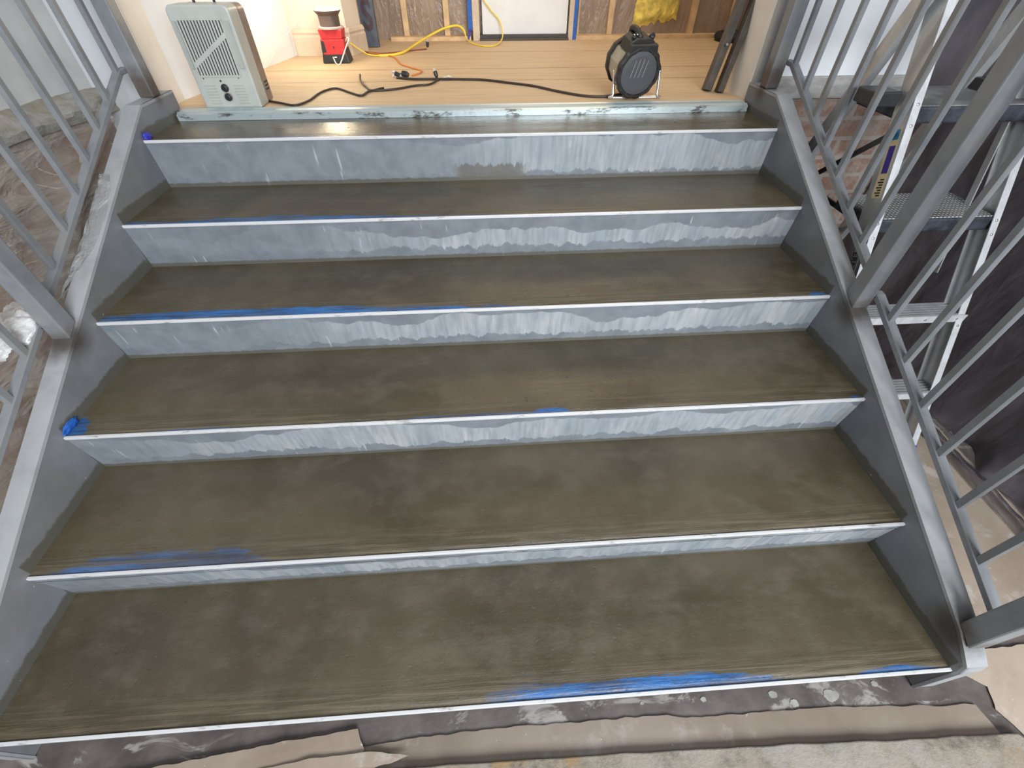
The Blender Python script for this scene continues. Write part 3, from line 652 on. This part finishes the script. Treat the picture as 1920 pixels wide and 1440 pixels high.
# ------------------------------------------------------------------ back room
YW = 3.6
obj('wall_far', B((0.44, YW+0.03, 0.80), (4.3, YW+0.12, 2.9)), M_INS, kind='structure')
bm = bmesh.new(); box(bm, (0.60, YW-0.05, 0.80), (1.135, YW+0.03, 0.822)); obj('trim_7', bm, M_STUD, kind='structure')
bm = bmesh.new(); box(bm, (1.85, YW-0.05, 0.80), (4.2, YW+0.03, 0.822)); obj('trim_8', bm, M_STUD, kind='structure')
where = ['second from the dark blue board', 'between the two plastic panels left of the door', '', '', '']
for i, (x, lab) in enumerate(((0.705, 'pine wall stud nearest the dark painted board'), (0.978, 'pine wall stud just left of the white door'), (2.085, 'pine wall stud right of the white door'), (2.655, 'pine wall stud right of the yellow insulation'), (2.94, 'pine wall stud above the black tyre'), (1.865, 'thin pine stud beside the blue tape right of the door'))):
    ww = 0.018 if i < 5 else 0.006
    tag(obj('wall_stud', B((x-ww, YW-0.005, 0.822), (x+ww, YW+0.03, 2.8)), M_STUD, bevel=0.001), lab, 'stud', 'pine studs on the far wall')
# yellow wool patch
bm = bmesh.new()
def wool(u, v):
    x = 2.25+u*0.30; zlo = 0.845 + 0.05*abs(noise.noise(Vector((u*6, 1, 1)))) + 0.045*u; z = zlo + v*(1.09-zlo)
    return (x + 0.012*noise.noise(Vector((v*9, u*2, 1))), YW + 0.028 - 0.03*math.sin(math.pi*u)**.5*min(1, v*5+.1) - 0.008*noise.noise(Vector((u*20, v*8, 1))), z)
grid(bm, 40, 24, wool); tag(obj('insulation_batt', bm, M_YEL, smooth=True), 'exposed yellow fibreglass insulation between two studs on the far wall', 'insulation')
# white door
dr = obj('door_1', B((1.215, YW-0.02, 0.83), (1.785, YW+0.02, 2.8)), M_DOOR, kind='structure')
obj('trim_9', B((1.150, YW-0.045, 0.80), (1.195, YW+0.03, 2.8)), M_BASEB, kind='structure')
obj('trim_10', B((1.795, YW-0.045, 0.80), (1.825, YW+0.03, 2.8)), M_BASEB, kind='structure')
obj('trim_11', B((1.195, YW-0.075, 0.80), (1.795, YW+0.0, 0.812)), plain('dark_door_sill', (0.06, 0.045, 0.035), 0.5), kind='structure')
obj('trim_12', B((1.195, YW-0.035, 0.812), (1.795, YW+0.02, 0.829)), plain('dark_door_sill_b', (0.05, 0.04, 0.03), 0.5), kind='structure')
tag(obj('tape_strip', B((1.120, YW-0.048, 0.855), (1.147, YW-0.044, 2.4)), M_TAPE), 'blue painter\'s tape strip running up left of the white door', 'tape')
tag(obj('tape_strip', B((1.826, YW-0.048, 0.80), (1.848, YW-0.044, 2.4)), M_TAPE), 'blue painter\'s tape strip running up right of the white door', 'tape')
bm = bmesh.new(); beam(bm, (1.133, YW-0.05, 0.86), (1.115, YW-0.09, 0.804), 0.012, 0.002); tag(obj('tape_end', bm, M_TAPE2), 'loose curled blue tape end at the foot of the left door jamb', 'tape')
# left inner walls
def lx(y): return -0.06 + (y-2.0)*0.17
bm = bmesh.new(); prism(bm, [(lx(2.0), 2.0, 0.80), (lx(3.05), 3.05, 0.80), (lx(3.05)-0.1, 3.05, 0.80), (lx(2.0)-0.1, 2.0, 0.80)], (0, 0, 2.1)); obj('wall_room_left', bm, M_WHITEWALL, kind='structure')
bm = bmesh.new(); prism(bm, [(0.06, 3.045, 0.80), (0.435, 3.045, 0.80), (0.487, 3.20, 0.80), (0.43, 3.22, 0.80), (0.43, 3.60, 0.80), (0.06, 3.60, 0.80)], (0, 0, 2.1)); obj('wall_room_corner', bm, plain('warm_beige_plaster', (0.66, 0.56, 0.46), .7, 0, .04, 6), kind='structure')
# tall moulded skirting around that corner
bm = bmesh.new()
for (pa, pb) in (((0.132, 3.045), (0.436, 3.045)), ((0.436, 3.045), (0.488, 3.195))):
    a = Vector((*pa, 0)); b = Vector((*pb, 0)); t = (b-a).normalized(); nn = Vector((t.y, -t.x, 0))
    prof = [(0, 0.80), (0.016, 0.80), (0.016, 0.885), (0.010, 0.895), (0.014, 0.905), (0.006, 0.920), (0, 0.925)]
    prism(bm, [a - t*0.0 + nn*p + Vector((0, 0, z)) for p, z in prof], b-a + t*0.014)
obj('baseboard_left', bm, M_BASEB, kind='structure')
# dark board leaning
bd = thing('painted_board', 'dark blue-grey board with a maroon letter S leaning in the far left corner', 'board', (0.505, 3.33, 0.80))
bm = bmesh.new(); beam(bm, (0.512, 3.325, 0.803), (0.518, 3.36, 1.60), 0.090, 0.03); obj('panel', bm, plain('blue_grey_board', (0.07, 0.082, 0.11), 0.6, 0, .1, 30), bd)
cu = bpy.data.curves.new('mark', 'FONT'); cu.body = 'S'; cu.size = 0.205; cu.extrude = 0.0008; cu.offset = 0.004; cu.align_x = 'CENTER'
tmp = bpy.data.objects.new('tmp', cu); sc.collection.objects.link(tmp); bpy.context.view_layer.update(); me = bpy.data.meshes.new_from_object(tmp); bpy.data.objects.remove(tmp)
me.transform(Matrix.Scale(0.62, 4, (1, 0, 0))); me.transform(Matrix(((1, 0, 0, 0.513), (0, 0.04, -1, 3.3085), (0, 1, 0, 0.888), (0, 0, 0, 1)))); me.transform(Matrix.Translation(-Vector(bd['_o'])))
me.materials.append(plain('maroon_paint', (0.055, 0.022, 0.032), 0.6)); o = bpy.data.objects.new('painted_letter', me); sc.collection.objects.link(o); o.parent = bd; o['label'] = 'dark maroon stencilled letter S'

# ------------------------------------------------------------------ milkhouse heater
ht = thing('space_heater', 'pale grey portable heater with slotted grille standing at the left end of the landing', 'heater', (0.21, 1.94, 0.80))
HX0, HX1, HY, HZ0, HZ1 = 0.098, 0.312, 1.868, 0.802, 1.112
def rrect(x0, x1, z0, z1, rt, rb, n=6):
    P = []
    for cx, cz, r, a0 in ((x1-rb, z0+rb, rb, -90), (x1-rt, z1-rt, rt, 0), (x0+rt, z1-rt, rt, 90), (x0+rb, z0+rb, rb, 180)):
        for k in range(n+1):
            a = math.radians(a0+90*k/n); P.append((cx+math.cos(a)*r, cz+math.sin(a)*r))
    return P
M_HTR = plain('pale_grey_green_enamel', (0.44, 0.46, 0.43), 0.4, 0, .05, 12); M_HTB = plain('taupe_enamel', (0.22, 0.165, 0.14), 0.4, 0, .06)
M_SLOT = plain('dark_grille_void', (0.018, 0.018, 0.018), 0.6, 0, 0)
bm = bmesh.new(); prism(bm, [(x, HY, z) for x, z in rrect(HX0, HX1, HZ0, HZ1, 0.022, 0.006)], (0, 0.085, 0)); obj('front_shell', bm, M_HTR, ht, bevel=0.008)
bm = bmesh.new(); prism(bm, [(x, HY+0.085, z) for x, z in rrect(HX0+0.003, HX1-0.001, HZ0+0.002, HZ1-0.003, 0.022, 0.006)], (0, 0.062, 0)); bk = obj('rear_shell', bm, M_HTB, ht, bevel=0.012)
gx0, gx1, gz0, gz1 = 0.124, 0.274, 0.910, 1.070
bm = bmesh.new(); box(bm, (gx0, HY-0.0008, gz0), (gx1, HY+0.001, gz1)); gr = obj('grille', bm, M_SLOT, ht)
bm = bmesh.new(); n = 14
for i in range(n+1):
    x = gx0 + (gx1-gx0)*i/n; box(bm, (x-0.0030, HY-0.004, gz0-0.002), (x+0.0030, HY-0.0005, gz1+0.002))
beam(bm, (gx0, HY-0.0030, gz0+0.030), (gx1, HY-0.0030, gz1-0.040), 0.003, 0.014, (0, 1, 0))
for zz in (gz0-0.003, gz1+0.003): box(bm, (gx0-0.003, HY-0.003, zz-0.003), (gx1+0.003, HY, zz+0.003))
obj('grille_bars', bm, M_HTR, gr)
for (xa, xb) in ((0.106, 0.119), (0.280, 0.300)):
    bm = bmesh.new(); prism(bm, [(xa, HY-0.001, 0.93), (xb, HY-0.006, 0.93), (xb, HY-0.006, 1.068), (xa, HY-0.001, 1.072)], (0, 0.006, 0)); obj('side_moulding', bm, M_HTR, ht, bevel=0.001)
for s_ in range(7):
    for (xa, xb) in ((0.127, 0.165), (0.232, 0.272)):
        z = 0.818 + s_*0.0098; bm = bmesh.new(); prism(bm, [(xa, HY, z), (xa, HY-0.0035, z+0.0012), (xa, HY, z+0.004)], (xb-xa, 0, 0)); obj('louvre', bm, M_HTR, ht)
for (z, r) in ((0.870, 0.0125), (0.840, 0.0125)):
    bm = bmesh.new(); lathe(bm, [(0, r*1.05), (0.004, r*1.05), (0.005, r*.86), (0.012, r*.8), (0.013, r*.6)], (0.199, HY, z), (0, -1, 0), 24); kb = obj('knob', bm, M_BLACKP, ht)
    bm = bmesh.new(); box(bm, (0.1975, HY-0.016, z-r*.7), (0.2005, HY-0.012, z+r*.7)); obj('knob_grip', bm, M_BLACKP, kb)
bm = bmesh.new()
for k in range(14):
    a = math.radians(-60+k*18); c = (0.199+math.cos(a)*0.0155, 0.840+math.sin(a)*0.0155); box(bm, (c[0]-.001, HY-0.0006, c[1]-.001), (c[0]+.001, HY+0.0003, c[1]+.001))
obj('dial_marks', bm, plain('red_print', (0.35, 0.05, 0.05), .6, 0, 0), ht)
bm = bmesh.new(); lathe(bm, [(0, .0035), (0.002, .003)], (0.192, HY, 0.892), (0, -1, 0), 12); obj('indicator', bm, M_BLACKP, ht)
for x in (0.133, 0.262): bm = bmesh.new(); lathe(bm, [(0, .0022), (0.001, .002)], (x, HY, 0.900), (0, -1, 0), 8); obj('screw', bm, M_BLACKP, ht)
for z in (0.845, 0.857, 0.869):
    bm = bmesh.new(); box(bm, (HX1-0.002, HY+0.100, z-0.003), (HX1+0.0006, HY+0.132, z+0.002)); obj('side_vent', bm, M_SLOT, bk)
bm = bmesh.new(); tube(bm, smooth_path([(0.17, 1.95, HZ1-0.002), (0.172, 1.95, HZ1+0.02), (0.205, 1.95, HZ1+0.026), (0.238, 1.95, HZ1+0.02), (0.24, 1.95, HZ1-0.002)]), 0.005); obj('carry_handle', bm, M_BLACKP, ht, smooth=True)

# ------------------------------------------------------------------ drum fan heater
fh = thing('fan_heater', 'round black and beige drum fan heater on a chrome stand at right of landing', 'fan heater', (1.81, 1.93, 0.80))
ax = Vector((0.16, -1.0, -0.16)).normalized(); fc = Vector((1.812, 1.900, 0.896))
M_BEIGE = plain('beige_metal_drum', (0.42, 0.37, 0.28), 0.5, 0, .07); M_FAND = plain('dusty_black_fan_plastic', (0.022, 0.019, 0.018), 0.55, 0, .25, 30)
M_FGR = MT('fine_grey_mesh', 0.5, 0.2); mp = M_FGR.n.new('ShaderNodeTexChecker'); mp.inputs['Scale'].default_value = 420; M_FGR.link(M_FGR.pos(), mp.inputs[0]); mp.inputs[1].default_value = (0.12, 0.125, 0.135, 1); mp.inputs[2].default_value = (0.05, 0.05, 0.055, 1); M_FGR.link(mp.outputs[0], M_FGR.b.inputs['Base Color']); M_FGR = M_FGR.m
bm = bmesh.new(); lathe(bm, [(-0.125, .074), (-0.12, .080), (-0.02, .083), (0, .083)], fc, ax, 12, 0.26); obj('drum', bm, M_BEIGE, fh)
bm = bmesh.new(); lathe(bm, [(-0.155, .060), (-0.15, .082), (-0.125, .088), (-0.118, .086), (-0.118, .06)], fc, ax, 24, wob=lambda k: 1.03 if k % 2 else 0.99); obj('rear_ring', bm, M_FAND, fh)
bm = bmesh.new(); lathe(bm, [(-0.012, .080), (-0.010, .090), (0.008, .091), (0.013, .084), (0.013, .0755), (0.006, .074)], fc, ax, 48, wob=lambda k: 1.022 if (k//2) % 2 else 0.985); obj('front_ring', bm, M_FAND, fh)
bm = bmesh.new(); lathe(bm, [(0.004, .0745), (0.0105, .0745), (0.0125, .06), (0.0135, .001)], fc, ax, 40); g = obj('front_grille', bm, M_FGR, fh)
sx = ax.cross(Vector((0, 0, 1))).normalized(); uz = sx.cross(ax)
if sx.x < 0: sx = -sx
if uz.z < 0: uz = -uz
bm = bmesh.new()
for i in range(4):
    u = -0.030+i*0.017; p0 = fc + ax*0.0155 + sx*(u-0.006) - uz*0.012; p1 = fc + ax*0.0155 + sx*(u+0.006) + uz*(0.052 - abs(i-1.5)*0.004); beam(bm, p0, p1, 0.0014, 0.0014)
obj('element_lines', bm, plain('pale_wire', (0.36, 0.36, 0.35), .5, 0, 0), g)
bm = bmesh.new(); c0 = fc + ax*-0.01 + uz*0.075
pts = [c0 + sx*a + uz*b for a, b in ((-0.058, -0.012), (-0.05, 0.022), (-0.03, 0.034), (0.03, 0.034), (0.05, 0.022), (0.060, -0.012), (0.03, 0.004), (-0.03, 0.004))]
prism(bm, pts, -ax*0.085); hb = obj('control_housing', bm, M_FAND, fh, bevel=0.003)
bm = bmesh.new(); prism(bm, [fc + ax*0.012 + sx*a + uz*b for a, b in ((-0.062, 0.045), (-0.056, 0.095), (0.056, 0.095), (0.064, 0.045), (0.035, 0.072), (0, 0.078), (-0.035, 0.072))], -ax*0.025); obj('front_bezel', bm, M_FAND, fh, bevel=0.003)
for a, r in ((-0.035, 0.009), (0.040, 0.012)):
    bm = bmesh.new(); lathe(bm, [(0, r), (0.012, r*.9), (0.014, r*.6)], c0 + sx*a + uz*0.030 + ax*-0.022, (uz*0.8+ax*0.6), 16); obj('knob', bm, M_BLACKP, hb)
for a in (-0.040, -0.028): 
    bm = bmesh.new(); lathe(bm, [(0, .0025), (0.001, .001)], c0 + sx*a + uz*0.045 + ax*-0.008, (uz*0.8+ax*0.6), 8); obj('indicator', bm, plain('white_dot', (0.8, 0.8, 0.8), .4, 0, 0), hb)
bm = bmesh.new(); hp = [c0 - ax*0.02 + uz*0.03 + sx*-0.005, c0 - ax*0.028 + uz*0.040 + sx*-0.012, c0 - ax*0.055 + uz*0.048 + sx*-0.012, c0 - ax*0.095 + uz*0.042 + sx*-0.012, c0 - ax*0.11 + uz*0.02 + sx*-0.008]
tube(bm, smooth_path(hp), 0.011, 10); obj('handle', bm, M_FAND, fh, smooth=True)
bm = bmesh.new()
def leg(s): 
    xx = fc.x + s*0.094 + 0.01
    return [(xx, fc.y+0.045, fc.z+0.005), (xx, fc.y+0.032, 0.86), (xx, fc.y+0.020, 0.815), (xx, fc.y+0.025, 0.8065)]
P = leg(-1) + [(fc.x-0.084, fc.y-0.018, 0.8065)] + [(fc.x+0.104, fc.y-0.018, 0.8065)] + leg(1)[::-1]
tube(bm, smooth_path(leg(-1) + leg(1)[::-1], 8), 0.0055, 10); obj('stand', bm, M_CHROME, fh, smooth=True)
bm = bmesh.new()
for s in (-1, 1): lathe(bm, [(0, .010), (0.016, .009)], Vector(leg(s)[0]) + Vector((-s*0.014, 0, 0)), (s, 0, 0), 12)
obj('pivot_knob', bm, M_BLACKP, fh)

# ------------------------------------------------------------------ red work lamp
rl = thing('work_lamp', 'red and black portable work lamp glowing beside the far left skirting', 'lamp', (0.405, 2.80, 0.80))
M_RED = plain('red_plastic', (0.55, 0.03, 0.035), 0.4, 0, .06); cx, cy = 0.405, 2.83
def frust(bm, w0, d0, z0, w1, d1, z1, yo=0.0):
    a = [bm.verts.new((cx+sx_*w0/2, cy+sy_*d0/2, z0)) for sx_, sy_ in ((-1,-1),(1,-1),(1,1),(-1,1))]; b = [bm.verts.new((cx+sx_*w1/2, cy+yo+sy_*d1/2, z1)) for sx_, sy_ in ((-1,-1),(1,-1),(1,1),(-1,1))]
    bm.faces.new(a[::-1]); bm.faces.new(b)
    for i in range(4): bm.faces.new((a[i], a[(i+1) % 4], b[(i+1) % 4], b[i]))
bm = bmesh.new(); frust(bm, 0.145, 0.10, 0.801, 0.122, 0.088, 0.865); obj('base', bm, M_BLACKP, rl, bevel=0.006)
bm = bmesh.new(); frust(bm, 0.116, 0.094, 0.838, 0.122, 0.092, 0.905); frust(bm, 0.108, 0.088, 0.905, 0.124, 0.088, 0.945); hsg = obj('housing', bm, M_RED, rl, bevel=0.004)
bm = bmesh.new(); frust(bm, 0.030, 0.094, 0.845, 0.018, 0.095, 0.900); 
for v in bm.verts: v.co.x -= 0.05
obj('side_grip', bm, M_BLACKP, rl, bevel=0.004)
bm = bmesh.new(); box(bm, (cx+0.0, cy-0.0485, 0.866), (cx+0.006, cy-0.0455, 0.876)); obj('latch', bm, M_BLACKP, hsg)
bm = bmesh.new(); box(bm, (cx-0.004, cy-0.052, 0.826), (cx+0.008, cy-0.0455, 0.831)); obj('badge', bm, plain('white_badge', (0.85, 0.85, 0.82), .4, 0, 0), rl)
bm = bmesh.new(); lathe(bm, [(0.945, .062), (0.952, .064), (0.955, .058)], (cx, cy, 0), (0, 0.0001, 1), 28); obj('collar', bm, plain('pale_collar', (0.55, 0.48, 0.42), .5, 0, .05), rl)
bm = bmesh.new(); lathe(bm, [(0.955, .050), (1.000, .052), (1.016, .066), (1.020, .066)], (cx, cy, 0), (0, 0.0001, 1), 28); obj('lamp_tube', bm, plain('brown_metal_tube', (0.10, 0.07, 0.06), .5, 0, .1), rl, smooth=False)
EM = MT('glowing_lens', 0.5); EM.b.inputs['Emission Color'].default_value = (1, 0.86, 0.6, 1); EM.b.inputs['Emission Strength'].default_value = 14
bm = bmesh.new(); lathe(bm, [(1.020, .062), (1.028, .055), (1.032, .02)], (cx, cy, 0), (0, 0.0001, 1), 28); obj('lens', bm, EM.m, rl, smooth=True)

# ------------------------------------------------------------------ sawhorse legs and tyre
sh = thing('folded_sawhorse', 'pair of dark metal trestle legs leaning against the right doorway jamb', 'trestle', (2.2, 2.0, 0.80))
M_DBR = plain('dark_brown_weathered_metal', (0.075, 0.06, 0.045), 0.5, 0, .2, 18)
bm = bmesh.new(); beam(bm, (2.180, 2.045, 0.803), (2.320, 2.16, 1.35), 0.030, 0.045); l1 = obj('leg', bm, M_DBR, sh, bevel=0.002)
bm = bmesh.new(); beam(bm, (2.222, 2.010, 0.803), (2.345, 2.11, 1.35), 0.026, 0.040); obj('leg', bm, M_DBR, sh, bevel=0.002)
bm = bmesh.new(); lathe(bm, [(0, .005), (0.003, .004)], (2.213, 2.035, 0.965), (0.1, -1, 0.2), 10); obj('bolt', bm, M_BOLT, l1)
bm = bmesh.new(); tube(bm, [(2.90+0.10*math.cos(a), 3.44+0.10*math.sin(a), 0.824) for a in [k*2*math.pi/40 for k in range(40)]], 0.024, 12, True)
tag(obj('rubber_tyre', bm, M_DARKRUB, smooth=True), 'small black tyre lying flat by the far right wall', 'tyre')

# ------------------------------------------------------------------ cords
def cord(name, pts, r, mat, label, n=7, flat=False):
    P = [(p[0], p[1], p[2] if len(p) > 2 else 0.80+r+0.0008) for p in pts]
    bm = bmesh.new(); tube(bm, smooth_path(P, n), r, 8); return tag(obj(name, bm, mat, smooth=True), label, 'cord')
M_BC = plain('dark_brown_flex', (0.035, 0.022, 0.02), 0.5, 0, .15); M_YC = plain('yellow_flex', (0.85, 0.62, 0.06), 0.45, 0, .05); M_OC = plain('orange_flex', (0.62, 0.20, 0.04), 0.5, 0, .05); M_WC = plain('white_flex', (0.75, 0.70, 0.60), 0.5, 0, .05)
cord('power_cord', [(0.312, 1.955), (0.365, 1.925), (0.435, 1.885), (0.47, 1.96), (0.485, 2.10), (0.535, 2.17), (0.62, 2.08), (0.672, 2.03), (0.69, 2.10), (0.745, 2.165)], 0.0045, M_BC, 'dark cord snaking from the grey heater along the plywood')
cord('power_cord', [(0.610, 2.36, 0.822), (0.625, 2.28, 0.812), (0.665, 2.19), (0.705, 2.12), (0.80, 2.14), (0.88, 2.20), (0.945, 2.225), (0.985, 2.33)], 0.0045, M_BC, 'dark cord looping up beside the kink in the heater cord')
cord('power_cord', [(0.778, 2.375), (0.86, 2.34), (0.97, 2.335), (1.10, 2.32), (1.20, 2.30), (1.30, 2.24), (1.42, 2.16), (1.52, 2.05), (1.62, 1.965), (1.72, 1.95), (1.80, 2.0)], 0.0050, M_BC, 'long dark cord running across the plywood to the round fan heater')
cord('orange_cord', [(0.52, 3.10), (0.60, 3.03), (0.68, 2.96), (0.72, 2.86), (0.76, 2.72), (0.83, 2.62), (0.885, 2.54), (0.872, 2.47), (0.845, 2.43)], 0.0035, M_OC, 'thin orange cord running to the plug cluster on the plywood')
cord('orange_cord', [(0.50, 3.12), (0.60, 3.06), (0.70, 3.10), (0.80, 3.17), (0.86, 3.20)], 0.0035, plain('red_brown_flex', (0.25, 0.05, 0.03), .5, 0, .1), 'short red-brown cord ending in a plug near the far wall')
bm = bmesh.new()
tube(bm, smooth_path([(0.44, 3.03, 0.86), (0.50, 3.0, 0.83), (0.55, 2.99, 0.808), (0.64, 2.98, 0.806), (0.73, 3.05, 0.808), (0.79, 3.25, 0.82), (0.87, 3.40, 0.845), (0.97, 3.48, 0.875), (1.05, 3.49, 0.885), (1.09, 3.47, 0.865), (1.11, 3.44, 0.82), (1.16, 3.36, 0.805), (1.23, 3.28, 0.805), (1.30, 3.32, 0.806), (1.345, 3.48, 0.83), (1.33, 3.545, 0.90), (1.27, 3.55, 0.96), (1.22, 3.55, 1.03), (1.20, 3.55, 1.2)], 7), lambda t: 0.0066 if 0.15 < t < 0.52 else 0.0040, 8)
tag(obj('extension_cord', bm, M_YC, smooth=True), 'yellow extension cord looping across the floor and up the white door', 'cord')
cord('lamp_cord', [(0.395, 2.775, 0.83), (0.41, 2.75, 0.806), (0.43, 2.73, 0.804), (0.445, 2.735, 0.82), (0.475, 2.76, 0.87), (0.497, 2.775, 0.905), (0.487, 2.79, 0.91), (0.470, 2.81, 0.893)], 0.0032, M_WC, 'white cord looping from the red work lamp')
cord('white_wire', [(0.104, 2.66, 0.802), (0.10, 2.66, 0.83), (0.14, 2.80, 0.90), (0.20, 3.00, 0.96)], 0.0016, M_WC, 'thin pale wire slanting up the far left wall')
# plugs
def plug(x, y, z, d, label, l=0.03, r=0.010, mat=None):
    d = Vector(d).normalized(); t = thing('plug', label, 'plug', (x, y, z))
    bm = bmesh.new(); lathe(bm, [(0, r*.5), (l*.25, r*.9), (l*.8, r), (l, r*.9)], (x, y, z), d, 10); b_ = obj('plug_body', bm, mat or M_BLACKP, t)
    bm = bmesh.new(); s_ = d.cross(Vector((0, 0, 1))).normalized()
    for k in (-1, 1): beam(bm, Vector((x, y, z))+d*l+s_*k*0.004, Vector((x, y, z))+d*(l+0.014)+s_*k*0.004, 0.002, 0.005)
    obj('prongs', bm, M_CHROME, t)
plug(0.835, 2.40, 0.812, (-1, 0.2, 0.1), 'black plug in the cluster at the end of the orange cord', 0.034, 0.014)
plug(0.79, 2.395, 0.812, (-1, 0.3, 0.25), 'dark plug at the left end of the long cord cluster', 0.022, 0.011)
plug(0.975, 2.33, 0.812, (-0.3, 0.3, 0.9), 'black plug standing up where two dark cords meet', 0.026, 0.010)
plug(0.868, 3.20, 0.812, (0.1, 0.1, 1), 'small upright dark plug on the floor near the far studs', 0.028, 0.010)
bm = bmesh.new(); grid(bm, 6, 5, lambda u, v: (0.755+u*0.05, 2.39+v*0.04+0.01*noise.noise(Vector((u*5, v*5, 1))), 0.803+0.022*abs(noise.noise(Vector((u*4, v*4, 3))))+0.02*(1-u)*v)); tag(obj('paper_tag', bm, M_LBLW), 'crumpled white paper tag beside the plug cluster', 'tag')
bm = bmesh.new(); grid(bm, 5, 4, lambda u, v: (1.005+u*0.04, 2.325+v*0.025, 0.812+0.008*abs(noise.noise(Vector((u*4, v*4, 7)))))); tag(obj('paper_tag', bm, M_LBLW), 'small white cord tag on the long dark cord', 'tag')
cord('power_cord', [(0.075, 2.03), (0.11, 2.05), (0.16, 2.06)], 0.0045, M_BC, 'short dark cord end left of the grey heater')
cord('cord_loop', [(0.060, 1.985, 0.985), (0.072, 1.98, 0.995), (0.085, 1.98, 0.985), (0.078, 1.98, 0.975), (0.068, 1.98, 0.985), (0.085, 1.975, 1.005), (0.11, 1.975, 1.005)], 0.0022, M_BC, 'small dark cord loop sticking out left of the grey heater')

# ------------------------------------------------------------------ tape wads at the stair corners
def wad(c, sx_, sy_, sz_, mat, label, seed):
    bm = bmesh.new(); bmesh.ops.create_icosphere(bm, subdivisions=4, radius=1)
    for v in bm.verts:
        p = v.co.copy(); n = 1 + 0.35*noise.noise(p*2+Vector((seed, 0, 0))) + 0.15*noise.noise(p*6+Vector((seed, 0, 0)))
        v.co = Vector((c[0]+p.x*sx_*n, c[1]+p.y*sy_*n, c[2]+p.z*sz_*n))
    tag(obj('tape_wad', bm, mat, smooth=True), label, 'tape')
wad((0.009, 1.575, 0.787), 0.013, 0.015, 0.012, M_TAPE2, 'shiny dark blue tape wad at the left end of the top tread', 3)
wad((0.004, 0.655, 0.322), 0.0035, 0.028, 0.014, M_TAPE, 'bright blue tape crumpled against the left side plate on the third tread', 8)

# strip helper values
for o in bpy.data.objects:
    if '_o' in o: del o['_o']
